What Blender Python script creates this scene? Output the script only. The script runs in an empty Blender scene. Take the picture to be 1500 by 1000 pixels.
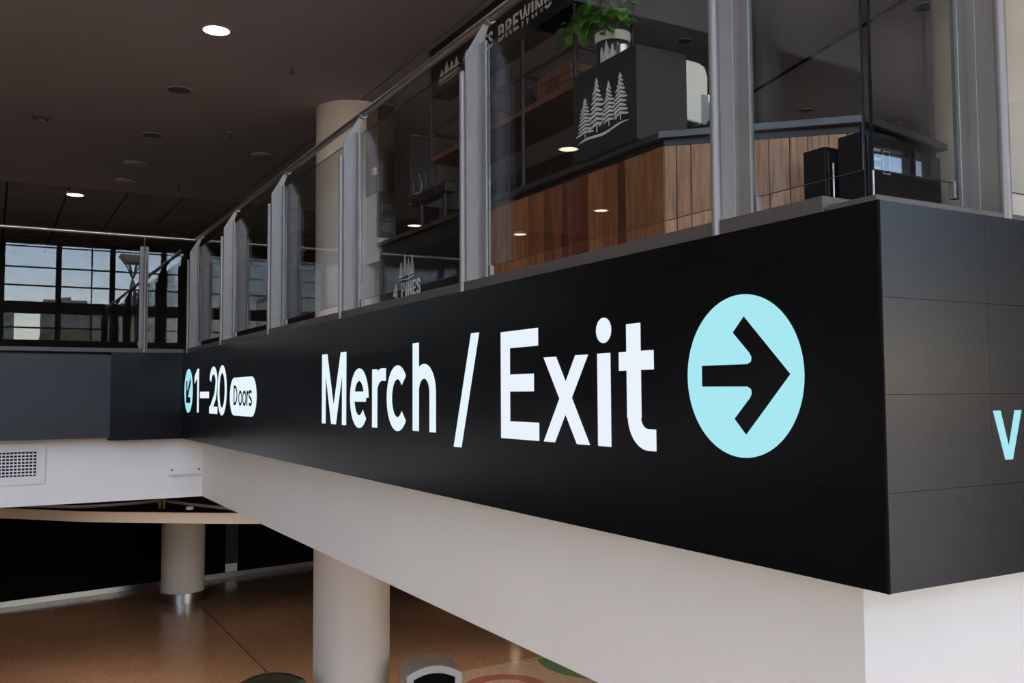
import bpy, bmesh, math, random
from mathutils import Vector, Matrix
from mathutils.geometry import tessellate_polygon
random.seed(7)
PI = math.pi
SC = bpy.context.scene
COL = SC.collection

# ------------------------------------------------------------------ camera
# photograph frame 1500x1000; world X runs along the front display, Y along the long display, Z up,
# the eye is the origin (about half way up the display band)
F = 1353.0
CX, CY = 750.0, 500.0
AX = Vector((0.87088938, 0.02249798, 0.49096389))      # world axes written in camera axes (x right, y down, z forward)
AY = Vector((-0.49144629, 0.05140449, 0.86938951))
AZ = Vector((-0.00567824, -0.99842447, 0.05582417))

def ray(px, py):
    c = Vector(((px - CX) / F, (py - CY) / F, 1.0))
    return Vector((AX.dot(c), AY.dot(c), AZ.dot(c)))

def on(px, py, axis, value):
    r = ray(px, py)
    return r * (value / r[axis])

cam_data = bpy.data.cameras.new('camera')
cam_data.sensor_width = 36.0
cam_data.lens = F * 36.0 / 1500.0
cam_data.clip_end = 2000
cam = bpy.data.objects.new('camera', cam_data)
COL.objects.link(cam)
m = Matrix.Identity(4)
for i, a in enumerate((AX, AY, AZ)):
    m[i][0], m[i][1], m[i][2] = a.x, -a.y, -a.z
cam.matrix_world = m
SC.camera = cam

# ------------------------------------------------------------------ sky, exposure
SKY_STRENGTH = 1.45
CLOUD, CLOUD_SEED = 8.0, 7.7
world = bpy.data.worlds.new('world')
SC.world = world
world.use_nodes = True
wn = world.node_tree.nodes
wl = world.node_tree.links
for n in list(wn):
    wn.remove(n)
w_out = wn.new('ShaderNodeOutputWorld')
w_bg = wn.new('ShaderNodeBackground')
w_sky = wn.new('ShaderNodeTexSky')
w_sky.sky_type = 'NISHITA'
w_sky.sun_disc = False
SUN_EL, SUN_AZ = math.radians(46), math.radians(25)      # the sun stands behind the building
w_sky.sun_elevation = SUN_EL
w_sky.sun_rotation = SUN_AZ
w_sky.air_density = 1.2
w_sky.dust_density = 0.15
w_sky.ozone_density = 1.0
# thin broken cloud on a flat layer
w_tc = wn.new('ShaderNodeTexCoord')
w_sp = wn.new('ShaderNodeSeparateXYZ')
wl.new(w_tc.outputs['Generated'], w_sp.inputs[0])
w_z = wn.new('ShaderNodeMath'); w_z.operation = 'ADD'; w_z.inputs[1].default_value = 0.12
w_zm = wn.new('ShaderNodeMath'); w_zm.operation = 'MAXIMUM'; w_zm.inputs[1].default_value = 0.03
wl.new(w_sp.outputs[2], w_z.inputs[0]); wl.new(w_z.outputs[0], w_zm.inputs[0])
w_dx = wn.new('ShaderNodeMath'); w_dx.operation = 'DIVIDE'
w_dy = wn.new('ShaderNodeMath'); w_dy.operation = 'DIVIDE'
wl.new(w_sp.outputs[0], w_dx.inputs[0]); wl.new(w_zm.outputs[0], w_dx.inputs[1])
wl.new(w_sp.outputs[1], w_dy.inputs[0]); wl.new(w_zm.outputs[0], w_dy.inputs[1])
w_cb = wn.new('ShaderNodeCombineXYZ')
wl.new(w_dx.outputs[0], w_cb.inputs[0]); wl.new(w_dy.outputs[0], w_cb.inputs[1])
w_cb.inputs[2].default_value = CLOUD_SEED
w_nz = wn.new('ShaderNodeTexNoise')
w_nz.inputs['Scale'].default_value = 0.45
w_nz.inputs['Detail'].default_value = 7
w_nz.inputs['Roughness'].default_value = 0.55
wl.new(w_cb.outputs[0], w_nz.inputs['Vector'])
w_rp = wn.new('ShaderNodeMapRange')
w_rp.inputs['From Min'].default_value = 0.52
w_rp.inputs['From Max'].default_value = 0.72
w_rp.inputs['To Max'].default_value = 0.8
wl.new(w_nz.outputs[0], w_rp.inputs[0])
w_mx = wn.new('ShaderNodeMix'); w_mx.data_type = 'RGBA'
wl.new(w_rp.outputs[0], w_mx.inputs[0])
w_tint = wn.new('ShaderNodeMix'); w_tint.data_type = 'RGBA'; w_tint.blend_type = 'MULTIPLY'
w_tint.inputs[0].default_value = 1.0
w_tint.inputs[7].default_value = (1.0, 0.94, 1.05, 1)
wl.new(w_sky.outputs[0], w_tint.inputs[6])
wl.new(w_tint.outputs[2], w_mx.inputs[6])
w_mx.inputs[7].default_value = (CLOUD, CLOUD * 0.93, CLOUD * 0.88, 1)
w_bg.inputs['Strength'].default_value = SKY_STRENGTH
wl.new(w_mx.outputs[2], w_bg.inputs[0])
wl.new(w_bg.outputs[0], w_out.inputs[0])
sun_d = bpy.data.lights.new('sun', 'SUN')
sun_d.energy = 40.0
sun_d.angle = math.radians(0.55)
sun_d.color = (1.0, 0.90, 0.78)
sun = bpy.data.objects.new('sun', sun_d)
COL.objects.link(sun)
sun_v = Vector((math.sin(SUN_AZ) * math.cos(SUN_EL), math.cos(SUN_AZ) * math.cos(SUN_EL), math.sin(SUN_EL)))
sun.rotation_euler = sun_v.to_track_quat('Z', 'Y').to_euler()
sun.location = sun_v * 60

vs = SC.view_settings
vs.view_transform = 'Standard'
vs.look = 'None'
vs.exposure = 0.0
vs.gamma = 1.0
vs.use_curve_mapping = False
SC.cycles.max_bounces = 10
SC.cycles.diffuse_bounces = 5
SC.cycles.glossy_bounces = 6
SC.cycles.transparent_max_bounces = 24
SC.cycles.sample_clamp_indirect = 6.0
SC.cycles.caustics_reflective = False
SC.cycles.caustics_refractive = False

# ------------------------------------------------------------------ main measures (metres, eye = 0)
X0, Y0, Y1 = 1.972, 1.58, 11.35       # long display plane, front display plane, rear display plane
ZT, ZB = 0.491, -0.509                # display top and bottom
FX, FY, FYB = 2.26, 1.90, 11.63       # white fascia planes
ZS = -1.22                            # fascia bottom
ZC = 3.277                            # mezzanine ceiling
ZF = -4.2                             # ground floor
WY = -8.0                             # window wall behind the photographer
XL, XR, YB = -10.0, 16.0, 24.0        # shell

def portal(name, loc, rot, sx, sy):
    ld = bpy.data.lights.new(name, 'AREA')
    ld.shape = 'RECTANGLE'
    ld.size, ld.size_y = sx, sy
    ld.cycles.is_portal = True
    o = bpy.data.objects.new(name, ld)
    o.location = loc
    o.rotation_euler = rot
    COL.objects.link(o)
    return o
for yk_ in (-7.6, -2.8, 2.0):
    portal('daylight_portal', ((XL + 2.3) / 2, yk_ - 0.1, 6.15), (PI / 2, 0, 0), 2.3 - XL, 1.7)
portal('daylight_portal', ((XL + XR) / 2, WY - 0.3, 0.3), (PI / 2, 0, 0), XR - XL, 8.6)
portal('daylight_portal', (XL - 0.3, -3.7, 0.3), (PI / 2, 0, -PI / 2), 8.4, 8.6)

# ------------------------------------------------------------------ materials
def new_mat(name):
    mt = bpy.data.materials.new(name)
    mt.use_nodes = True
    nt = mt.node_tree
    bs = nt.nodes['Principled BSDF']
    return mt, nt, bs

def mat(name, col, rough=0.5, metal=0.0, spec=0.5, noise=0.0, scale=8.0, bump=0.0, bscale=60.0, stretch=None, rvar=0.0, coat=0.0):
    mt, nt, bs = new_mat(name)
    bs.inputs['Base Color'].default_value = (*col, 1)
    bs.inputs['Roughness'].default_value = rough
    bs.inputs['Metallic'].default_value = metal
    bs.inputs['Specular IOR Level'].default_value = spec
    bs.inputs['Coat Weight'].default_value = coat
    tc = nt.nodes.new('ShaderNodeTexCoord')
    mp = nt.nodes.new('ShaderNodeMapping')
    nt.links.new(tc.outputs['Object'], mp.inputs[0])
    if stretch:
        mp.inputs['Scale'].default_value = stretch
    if noise > 0 or rvar > 0:
        tx = nt.nodes.new('ShaderNodeTexNoise')
        tx.inputs['Scale'].default_value = scale
        tx.inputs['Detail'].default_value = 5
        nt.links.new(mp.outputs[0], tx.inputs['Vector'])
        if noise > 0:
            rp = nt.nodes.new('ShaderNodeValToRGB')
            rp.color_ramp.elements[0].position = 0.3
            rp.color_ramp.elements[1].position = 0.7
            rp.color_ramp.elements[0].color = (*[c * (1 - noise) for c in col], 1)
            rp.color_ramp.elements[1].color = (*[min(1, c * (1 + noise)) for c in col], 1)
            nt.links.new(tx.outputs[0], rp.inputs[0])
            nt.links.new(rp.outputs[0], bs.inputs['Base Color'])
        if rvar > 0:
            mr = nt.nodes.new('ShaderNodeMapRange')
            mr.inputs['To Min'].default_value = max(0, rough - rvar)
            mr.inputs['To Max'].default_value = min(1, rough + rvar)
            nt.links.new(tx.outputs[0], mr.inputs[0])
            nt.links.new(mr.outputs[0], bs.inputs['Roughness'])
    if bump > 0:
        bt = nt.nodes.new('ShaderNodeTexNoise')
        bt.inputs['Scale'].default_value = bscale
        nt.links.new(mp.outputs[0], bt.inputs['Vector'])
        bp = nt.nodes.new('ShaderNodeBump')
        bp.inputs['Strength'].default_value = bump
        bp.inputs['Distance'].default_value = 0.01
        nt.links.new(bt.outputs[0], bp.inputs['Height'])
        nt.links.new(bp.outputs[0], bs.inputs['Normal'])
    return mt

def emit(name, col, strength, ripple=0.0, col2=None):
    mt, nt, bs = new_mat(name)
    nt.nodes.remove(bs)
    em = nt.nodes.new('ShaderNodeEmission')
    em.inputs[0].default_value = (*col, 1)
    em.inputs[1].default_value = strength
    if ripple > 0:                                  # faint beat of the diode rows
        tc = nt.nodes.new('ShaderNodeTexCoord')
        wv = nt.nodes.new('ShaderNodeTexWave')
        wv.wave_type = 'BANDS'
        wv.bands_direction = 'Z'
        wv.inputs['Scale'].default_value = 22
        wv.inputs['Distortion'].default_value = 3.0
        wv.inputs['Detail'].default_value = 0
        nt.links.new(tc.outputs['Object'], wv.inputs[0])
        mx = nt.nodes.new('ShaderNodeMix')
        mx.data_type = 'RGBA'
        mx.inputs[6].default_value = (*col, 1)
        mx.inputs[7].default_value = (*(col2 or [c * (1 - ripple) for c in col]), 1)
        nt.links.new(wv.outputs['Fac'], mx.inputs[0])
        nt.links.new(mx.outputs[2], em.inputs[0])
    nt.links.new(em.outputs[0], nt.nodes['Material Output'].inputs[0])
    return mt

def thin_glass(name, tint, ior=1.44):
    """Clear sheet: Fresnel reflection on both faces, no bending of what lies behind."""
    mt, nt, bs = new_mat(name)
    nt.nodes.remove(bs)
    geo = nt.nodes.new('ShaderNodeNewGeometry')
    io = nt.nodes.new('ShaderNodeMapRange')
    io.inputs['To Min'].default_value = ior
    io.inputs['To Max'].default_value = 1.0 / ior
    nt.links.new(geo.outputs['Backfacing'], io.inputs[0])
    fr = nt.nodes.new('ShaderNodeFresnel')
    nt.links.new(io.outputs[0], fr.inputs['IOR'])
    tr = nt.nodes.new('ShaderNodeBsdfTransparent')
    tr.inputs[0].default_value = (*tint, 1)
    gl = nt.nodes.new('ShaderNodeBsdfGlossy')
    gl.inputs['Roughness'].default_value = 0.0
    mx = nt.nodes.new('ShaderNodeMixShader')
    nt.links.new(fr.outputs[0], mx.inputs[0])
    nt.links.new(tr.outputs[0], mx.inputs[1])
    nt.links.new(gl.outputs[0], mx.inputs[2])
    nt.links.new(mx.outputs[0], nt.nodes['Material Output'].inputs[0])
    return mt

def terrazzo(name, base, dark, light, rough):
    mt, nt, bs = new_mat(name)
    tc = nt.nodes.new('ShaderNodeTexCoord')
    vo = nt.nodes.new('ShaderNodeTexVoronoi')
    vo.inputs['Scale'].default_value = 45
    nt.links.new(tc.outputs['Object'], vo.inputs['Vector'])
    rp = nt.nodes.new('ShaderNodeValToRGB')
    rp.color_ramp.interpolation = 'CONSTANT'
    e = rp.color_ramp.elements
    e[0].color = (*dark, 1)
    e[1].position = 0.25
    e[1].color = (*base, 1)
    x = e.new(0.78)
    x.color = (*light, 1)
    sp = nt.nodes.new('ShaderNodeSeparateColor')
    nt.links.new(vo.outputs['Color'], sp.inputs[0])
    nt.links.new(sp.outputs[0], rp.inputs[0])
    nz = nt.nodes.new('ShaderNodeTexNoise')
    nz.inputs['Scale'].default_value = 0.8
    nt.links.new(tc.outputs['Object'], nz.inputs['Vector'])
    mx = nt.nodes.new('ShaderNodeMix')
    mx.data_type = 'RGBA'
    mx.blend_type = 'MULTIPLY'
    mx.inputs[0].default_value = 0.35
    nt.links.new(rp.outputs[0], mx.inputs[6])
    nt.links.new(nz.outputs[0], mx.inputs[7])
    nt.links.new(mx.outputs[2], bs.inputs['Base Color'])
    bs.inputs['Roughness'].default_value = rough
    bs.inputs['Specular IOR Level'].default_value = 0.5
    return mt

def plank_mat(name, a, b, c):
    mt, nt, bs = new_mat(name)
    oi = nt.nodes.new('ShaderNodeObjectInfo')
    rp = nt.nodes.new('ShaderNodeValToRGB')
    e = rp.color_ramp.elements
    e[0].color = (*a, 1)
    e[1].color = (*c, 1)
    x = e.new(0.5)
    x.color = (*b, 1)
    nt.links.new(oi.outputs['Random'], rp.inputs[0])
    tc = nt.nodes.new('ShaderNodeTexCoord')
    mp = nt.nodes.new('ShaderNodeMapping')
    mp.inputs['Scale'].default_value = (30, 30, 2.2)
    nt.links.new(tc.outputs['Object'], mp.inputs[0])
    va = nt.nodes.new('ShaderNodeVectorMath')
    va.operation = 'ADD'
    cb = nt.nodes.new('ShaderNodeCombineXYZ')
    ml = nt.nodes.new('ShaderNodeMath')
    ml.operation = 'MULTIPLY'
    ml.inputs[1].default_value = 40
    nt.links.new(oi.outputs['Random'], ml.inputs[0])
    nt.links.new(ml.outputs[0], cb.inputs[2])
    nt.links.new(mp.outputs[0], va.inputs[0])
    nt.links.new(cb.outputs[0], va.inputs[1])
    nz = nt.nodes.new('ShaderNodeTexNoise')
    nz.inputs['Scale'].default_value = 1.6
    nz.inputs['Detail'].default_value = 6
    nz.inputs['Distortion'].default_value = 0.6
    nt.links.new(va.outputs[0], nz.inputs['Vector'])
    mr = nt.nodes.new('ShaderNodeMapRange')
    mr.inputs['From Min'].default_value = 0.3
    mr.inputs['From Max'].default_value = 0.7
    mr.inputs['To Min'].default_value = 0.55
    mr.inputs['To Max'].default_value = 1.25
    nt.links.new(nz.outputs[0], mr.inputs[0])
    mx = nt.nodes.new('ShaderNodeMix')
    mx.data_type = 'RGBA'
    mx.blend_type = 'MULTIPLY'
    mx.inputs[0].default_value = 1.0
    nt.links.new(rp.outputs[0], mx.inputs[6])
    nt.links.new(mr.outputs[0], mx.inputs[7])
    nt.links.new(mx.outputs[2], bs.inputs['Base Color'])
    bs.inputs['Roughness'].default_value = 0.55
    bp = nt.nodes.new('ShaderNodeBump')
    bp.inputs['Strength'].default_value = 0.25
    bp.inputs['Distance'].default_value = 0.004
    nt.links.new(nz.outputs[0], bp.inputs['Height'])
    nt.links.new(bp.outputs[0], bs.inputs['Normal'])
    return mt

def facade_mat(name, wall, glass, sx, sz):
    mt, nt, bs = new_mat(name)
    tc = nt.nodes.new('ShaderNodeTexCoord')
    mp = nt.nodes.new('ShaderNodeMapping')
    mp.inputs['Rotation'].default_value = (PI / 2, 0, 0)
    nt.links.new(tc.outputs['Object'], mp.inputs[0])
    br = nt.nodes.new('ShaderNodeTexBrick')
    br.offset = 0
    br.inputs['Color1'].default_value = (*glass, 1)
    br.inputs['Color2'].default_value = (*[g * 0.6 for g in glass], 1)
    br.inputs['Mortar'].default_value = (*wall, 1)
    br.inputs['Scale'].default_value = 1
    br.inputs['Brick Width'].default_value = sx
    br.inputs['Row Height'].default_value = sz
    br.inputs['Mortar Size'].default_value = sz * 0.22
    nt.links.new(mp.outputs[0], br.inputs[0])
    nt.links.new(br.outputs[0], bs.inputs['Base Color'])
    bs.inputs['Roughness'].default_value = 0.6
    return mt

M = {}
M['led'] = mat('led_black', (0.004, 0.004, 0.0042), 0.24, spec=0.28)
M['led_gap'] = mat('led_gap', (0.004, 0.004, 0.004), 0.8, spec=0.1)
M['dark_panel'] = mat('charcoal_panel', (0.028, 0.027, 0.026), 0.45, spec=0.35, noise=0.08, scale=2)
M['white'] = mat('white_plaster', (0.86, 0.80, 0.70), 0.7, noise=0.02, scale=2, bump=0.02, bscale=90)
M['vent_white'] = mat('vent_white', (0.82, 0.765, 0.68), 0.4)
M['vent_dark'] = mat('vent_dark', (0.006, 0.006, 0.006), 0.9)
M['column'] = mat('column_render', (0.63, 0.555, 0.465), 0.6, noise=0.03, scale=2, bump=0.02, bscale=70)
M['ceiling'] = mat('ceiling_paint', (0.38, 0.345, 0.33), 0.8, noise=0.04, scale=0.7)
M['ceiling_tile'] = mat('ceiling_tile', (0.27, 0.24, 0.225), 0.8, noise=0.06, scale=2)
M['ceiling_gap'] = mat('ceiling_gap', (0.01, 0.01, 0.01), 0.9)
M['roof'] = mat('atrium_roof', (0.60, 0.57, 0.55), 0.8, noise=0.04, scale=1)
M['dark_wall'] = mat('dark_wall', (0.02, 0.018, 0.017), 0.8, noise=0.1, scale=2)
M['side_wall'] = mat('side_wall', (0.10, 0.095, 0.09), 0.8, noise=0.05, scale=1)
M['bulkhead'] = mat('frame_brown', (0.045, 0.036, 0.032), 0.6, noise=0.1, scale=3)
M['post'] = mat('post_paint', (0.20, 0.182, 0.165), 0.42, metal=0.35, noise=0.06, scale=9, rvar=0.08)
M['steel'] = mat('brushed_steel', (0.45, 0.42, 0.39), 0.3, metal=1.0, noise=0.06, scale=4, stretch=(40, 1, 40))
M['steel_panel'] = mat('steel_panel', (0.13, 0.10, 0.08), 0.25, metal=1.0, noise=0.05, scale=4, stretch=(1, 1, 30))
M['alu'] = mat('aluminium_sill', (0.085, 0.072, 0.062), 0.5, metal=0.2, noise=0.06, scale=6)
M['glass'] = thin_glass('balustrade_glass', (0.91, 0.925, 0.915))
M['glass_edge'] = mat('glass_edge', (0.004, 0.007, 0.008), 0.15, spec=0.6)
M['glass_edge_pale'] = mat('glass_edge_pale', (0.13, 0.17, 0.17), 0.2, spec=0.6)
M['window_glass'] = thin_glass('window_glass', (0.955, 0.95, 0.95))
M['floor'] = terrazzo('terrazzo_brown', (0.38, 0.20, 0.105), (0.32, 0.165, 0.085), (0.42, 0.23, 0.13), 0.14)
M['floor_pale'] = terrazzo('terrazzo_pale', (0.50, 0.33, 0.21), (0.42, 0.27, 0.17), (0.56, 0.40, 0.27), 0.16)
M['inlay_red'] = mat('inlay_red', (0.30, 0.10, 0.075), 0.2, noise=0.08, scale=30)
M['inlay_green'] = mat('inlay_green', (0.12, 0.19, 0.09), 0.2, noise=0.08, scale=30)
M['joint'] = mat('floor_joint', (0.05, 0.03, 0.02), 0.5)
M['upper_floor'] = mat('upper_floor', (0.28, 0.24, 0.21), 0.35, noise=0.1, scale=5)
M['black'] = mat('black_board', (0.003, 0.003, 0.003), 0.9, spec=0.1)
M['black_gloss'] = mat('black_gloss', (0.008, 0.008, 0.009), 0.12, spec=0.5)
M['black_satin'] = mat('black_satin', (0.007, 0.007, 0.008), 0.4, spec=0.3)
M['box_black'] = mat('box_black', (0.009, 0.0095, 0.0115), 0.5, noise=0.05, scale=4)
M['sign_black'] = mat('sign_black', (0.004, 0.004, 0.004), 0.7)
M['sign_white'] = mat('sign_white', (0.50, 0.47, 0.43), 0.6)
M['emblem_white'] = mat('emblem_white', (0.62, 0.60, 0.56), 0.6)
M['wood'] = plank_mat('bar_timber', (0.10, 0.024, 0.008), (0.30, 0.095, 0.028), (0.22, 0.105, 0.04))
M['wood_lit'] = plank_mat('bar_timber_lit', (0.28, 0.125, 0.05), (0.38, 0.19, 0.085), (0.34, 0.18, 0.09))  # same timber lightened: light on the splayed front put into its colour
M['shelf_wood'] = mat('shelf_wood', (0.09, 0.032, 0.015), 0.55, noise=0.2, scale=5, stretch=(8, 1, 8))
M['counter'] = mat('counter_stone', (0.03, 0.028, 0.027), 0.3, noise=0.1, scale=12)
M['counter_edge'] = mat('counter_edge', (0.06, 0.06, 0.06), 0.4, metal=0.5)
M['pipe'] = mat('black_pipe', (0.01, 0.01, 0.01), 0.45)
M['cream'] = mat('cream_plastic', (0.64, 0.62, 0.54), 0.35)
M['grey_plastic'] = mat('grey_plastic', (0.22, 0.25, 0.24), 0.2)
M['pot'] = mat('pot_cream', (0.50, 0.47, 0.42), 0.5)
M['leaf'] = mat('leaf_green', (0.075, 0.19, 0.03), 0.4, noise=0.35, scale=14)
M['stem'] = mat('stem_green', (0.09, 0.16, 0.04), 0.5)
M['soil'] = mat('soil', (0.03, 0.02, 0.015), 0.9)
M['bin'] = mat('bin_plastic', (0.40, 0.365, 0.33), 0.45, noise=0.04, scale=8)
M['bin_face'] = mat('bin_face', (0.52, 0.50, 0.47), 0.4)
M['green_lid'] = mat('green_lid', (0.012, 0.035, 0.022), 0.25)
M['red'] = mat('red_label', (0.45, 0.03, 0.02), 0.5)
M['cable'] = mat('cable_grey', (0.50, 0.48, 0.45), 0.5)
M['brass'] = mat('brass_fitting', (0.25, 0.17, 0.06), 0.4, metal=0.8)
M['fixture'] = mat('fixture_grey', (0.40, 0.365, 0.34), 0.6)
M['fixture_dark'] = mat('fixture_dark', (0.13, 0.118, 0.11), 0.7)
M['lamp'] = emit('lamp_warm', (1.0, 0.84, 0.62), 12.0)
M['led_white'] = emit('led_white', (0.80, 0.93, 1.0), 1.0, 0.03)
M['led_white_near'] = emit('led_white_near', (0.80, 0.91, 0.98), 1.0, 0.05, (0.84, 0.87, 0.96))
M['led_cyan'] = emit('led_cyan', (0.37, 0.86, 0.95), 0.95, 0.12, (0.45, 0.83, 0.92))
M['indicator'] = emit('indicator_lamp', (1.0, 0.95, 0.9), 4.0)
M['tree'] = mat('tree_foliage', (0.030, 0.022, 0.010), 0.8, noise=0.3, scale=1.2)
M['ground'] = mat('outside_ground', (0.35, 0.34, 0.33), 0.9, noise=0.1, scale=0.2)
M['mast'] = mat('mast_steel', (0.05, 0.05, 0.055), 0.6)
M['tower_glass'] = facade_mat('tower_glass', (0.07, 0.095, 0.08), (0.03, 0.05, 0.045), 3.0, 3.2)
M['tower_grey'] = facade_mat('tower_grey', (0.055, 0.055, 0.06), (0.022, 0.025, 0.032), 3.5, 3.2)
M['tower_white'] = facade_mat('tower_white', (0.70, 0.68, 0.66), (0.14, 0.16, 0.18), 5.0, 3.4)

# ------------------------------------------------------------------ mesh helpers
class MB:
    def __init__(s):
        s.v = []
        s.f = []
        s.mi = []
    def add(s, verts, faces, mi=0):
        o = len(s.v)
        s.v += [tuple(v) for v in verts]
        s.f += [tuple(i + o for i in f) for f in faces]
        s.mi += [mi] * len(faces)
        return s
    def box(s, a, b, mi=0):
        (x0, y0, z0), (x1, y1, z1) = [tuple(map(min, zip(a, b))), tuple(map(max, zip(a, b)))]
        v = [(x0, y0, z0), (x1, y0, z0), (x1, y1, z0), (x0, y1, z0), (x0, y0, z1), (x1, y0, z1), (x1, y1, z1), (x0, y1, z1)]
        return s.add(v, [(0, 3, 2, 1), (4, 5, 6, 7), (0, 1, 5, 4), (1, 2, 6, 5), (2, 3, 7, 6), (3, 0, 4, 7)], mi)
    def tube(s, pts, r, n=10, mi=0, caps=True):
        pts = [Vector(p) for p in pts]
        rings = []
        up = None
        for i, p in enumerate(pts):
            d = (pts[min(i + 1, len(pts) - 1)] - pts[max(i - 1, 0)]).normalized()
            if up is None:
                up = Vector((0, 0, 1)) if abs(d.z) < 0.9 else Vector((1, 0, 0))
            a = d.cross(up).normalized()
            b = a.cross(d).normalized()
            up = b
            rr = r[i] if isinstance(r, (list, tuple)) else r
            rings.append([p + a * (rr * math.cos(t * 2 * PI / n)) + b * (rr * math.sin(t * 2 * PI / n)) for t in range(n)])
        vs_ = [v for ring in rings for v in ring]
        fs = []
        for i in range(len(pts) - 1):
            for t in range(n):
                fs.append((i * n + t, i * n + (t + 1) % n, (i + 1) * n + (t + 1) % n, (i + 1) * n + t))
        if caps:
            fs.append(tuple(reversed(range(n))))
            fs.append(tuple((len(pts) - 1) * n + t for t in range(n)))
        return s.add(vs_, fs, mi)
    def lathe(s, prof, c=(0, 0, 0), n=32, mi=0, caps=True):
        vs_, fs = [], []
        for (r, z) in prof:
            for t in range(n):
                a = 2 * PI * t / n
                vs_.append((c[0] + r * math.cos(a), c[1] + r * math.sin(a), c[2] + z))
        for i in range(len(prof) - 1):
            for t in range(n):
                fs.append((i * n + t, i * n + (t + 1) % n, (i + 1) * n + (t + 1) % n, (i + 1) * n + t))
        if caps:
            fs.append(tuple(reversed(range(n))))
            fs.append(tuple((len(prof) - 1) * n + t for t in range(n)))
        return s.add(vs_, fs, mi)
    def prism(s, loops, place, d0, d1, mi=0):
        """outline loops (first outer, others holes) in (u,v); place(u,v,d) gives the point; solid from d0 to d1"""
        flat = [p for lp in loops for p in lp]
        tris = tessellate_polygon([[Vector((p[0], p[1], 0)) for p in lp] for lp in loops])
        o0 = [place(p[0], p[1], d0) for p in flat]
        o1 = [place(p[0], p[1], d1) for p in flat]
        n = len(flat)
        fs = []
        for t in tris:
            a, b, c = t
            fs.append((a + n, b + n, c + n))
            fs.append((c, b, a))
        k = 0
        for lp in loops:
            L = len(lp)
            for i in range(L):
                a, b = k + i, k + (i + 1) % L
                fs.append((a, b, b + n, a + n))
            k += L
        return s.add(o0 + o1, fs, mi)
    def build(s, name, mats, parent=None, smooth=False, bevel=0.0, loc=None, fix=True):
        me = bpy.data.meshes.new(name)
        me.from_pydata(s.v, [], s.f)
        if fix:
            bm = bmesh.new()
            bm.from_mesh(me)
            bmesh.ops.recalc_face_normals(bm, faces=bm.faces)
            bm.to_mesh(me)
            bm.free()
        ml = mats if isinstance(mats, (list, tuple)) else [mats]
        for q in ml:
            me.materials.append(M[q])
        if len(ml) > 1:
            for p, i in zip(me.polygons, s.mi):
                p.material_index = i
        if smooth:
            for p in me.polygons:
                p.use_smooth = True
        o = bpy.data.objects.new(name, me)
        COL.objects.link(o)
        if loc is not None:
            o.location = loc
        if parent is not None:
            o.parent = parent
            o.matrix_parent_inverse = Matrix.Identity(4)
            if loc is None:
                o.location = -world_loc(parent)
        if bevel > 0:
            bv = o.modifiers.new('bevel', 'BEVEL')
            bv.width = bevel
            bv.segments = 2
            bv.limit_method = 'ANGLE'
        if smooth:
            es = o.modifiers.new('split', 'EDGE_SPLIT')
            es.split_angle = math.radians(38)
        return o

def world_loc(o):
    v = Vector((0, 0, 0))
    while o is not None:
        v += o.location
        o = o.parent
    return v

def tag(o, label=None, cat=None, group=None, kind=None):
    if label: o['label'] = label
    if cat: o['category'] = cat
    if group: o['group'] = group
    if kind: o['kind'] = kind
    return o

def thing(name, loc, label, cat, group=None, kind=None):
    e = bpy.data.objects.new(name, None)
    e.empty_display_size = 0.1
    e.location = loc
    COL.objects.link(e)
    return tag(e, label, cat, group, kind)

def share(name, src, parent, offset):
    """another piece with the mesh of src, moved by offset from it"""
    o = src.copy()
    COL.objects.link(o)
    o.name = name
    o.parent = parent
    o.location = src.location + Vector(offset)
    return o

def box(name, a, b, mats, parent=None, bevel=0.0):
    return MB().box(a, b).build(name, mats, parent, bevel=bevel)

def struct(o, label=None):
    return tag(o, label, None, None, 'structure')

# ================================================================== the setting
# ground floor
g = box('floor', (XL - 0.3, WY - 0.3, ZF - 0.3), (XR + 0.3, YB + 0.3, ZF), 'floor')
struct(g, 'polished brown terrazzo floor of the lower level')
jt = MB()
jt.box((3.74, -6, ZF), (3.765, 19.75, ZF + 0.0012))
jt.box((-8, 13.1, ZF), (3.0, 13.112, ZF + 0.0012))
jt.box((5.2, 13.62, ZF), (5.212, 22, ZF + 0.0012))
jt.build('joint_line', 'joint', g)
pl = MB()
p0, p1 = on(640, 990, 2, ZF), on(836, 953, 2, ZF)
d = (p1 - p0).normalized()
a, b = p0 - d * 6, p1 + d * 8
pl.prism([[(a.x, a.y), (b.x, b.y), (b.x - 6, b.y - 9), (a.x - 6, a.y - 9)]], lambda u, v, q: (u, v, q), ZF, ZF + 0.0015)
pl.build('pale_inlay', 'floor_pale', g)
def arc_pts(c, r, a0, a1, n=24):
    return [(c[0] + r * math.cos(math.radians(a0 + (a1 - a0) * i / n)), c[1] + r * math.sin(math.radians(a0 + (a1 - a0) * i / n))) for i in range(n + 1)]
def ring(c, r0, r1, a0, a1):
    return arc_pts(c, r1, a0, a1) + list(reversed(arc_pts(c, r0, a0, a1)))
q = on(740, 1003, 2, ZF)
rd = MB().prism([ring((q.x - 0.05, q.y - 0.08), 0.36, 0.60, -20, 168)], lambda u, v, t: (u, v, t), ZF + 0.0015, ZF + 0.003)
rd.build('curved_inlay', 'inlay_red', g)
q = on(893, 990, 2, ZF)
gr = MB().prism([ring((q.x + 0.55, q.y + 0.75), 0.80, 1.15, 150, 290)], lambda u, v, t: (u, v, t), ZF + 0.0015, ZF + 0.003)
gr.build('curved_inlay', 'inlay_green', g)

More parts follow.
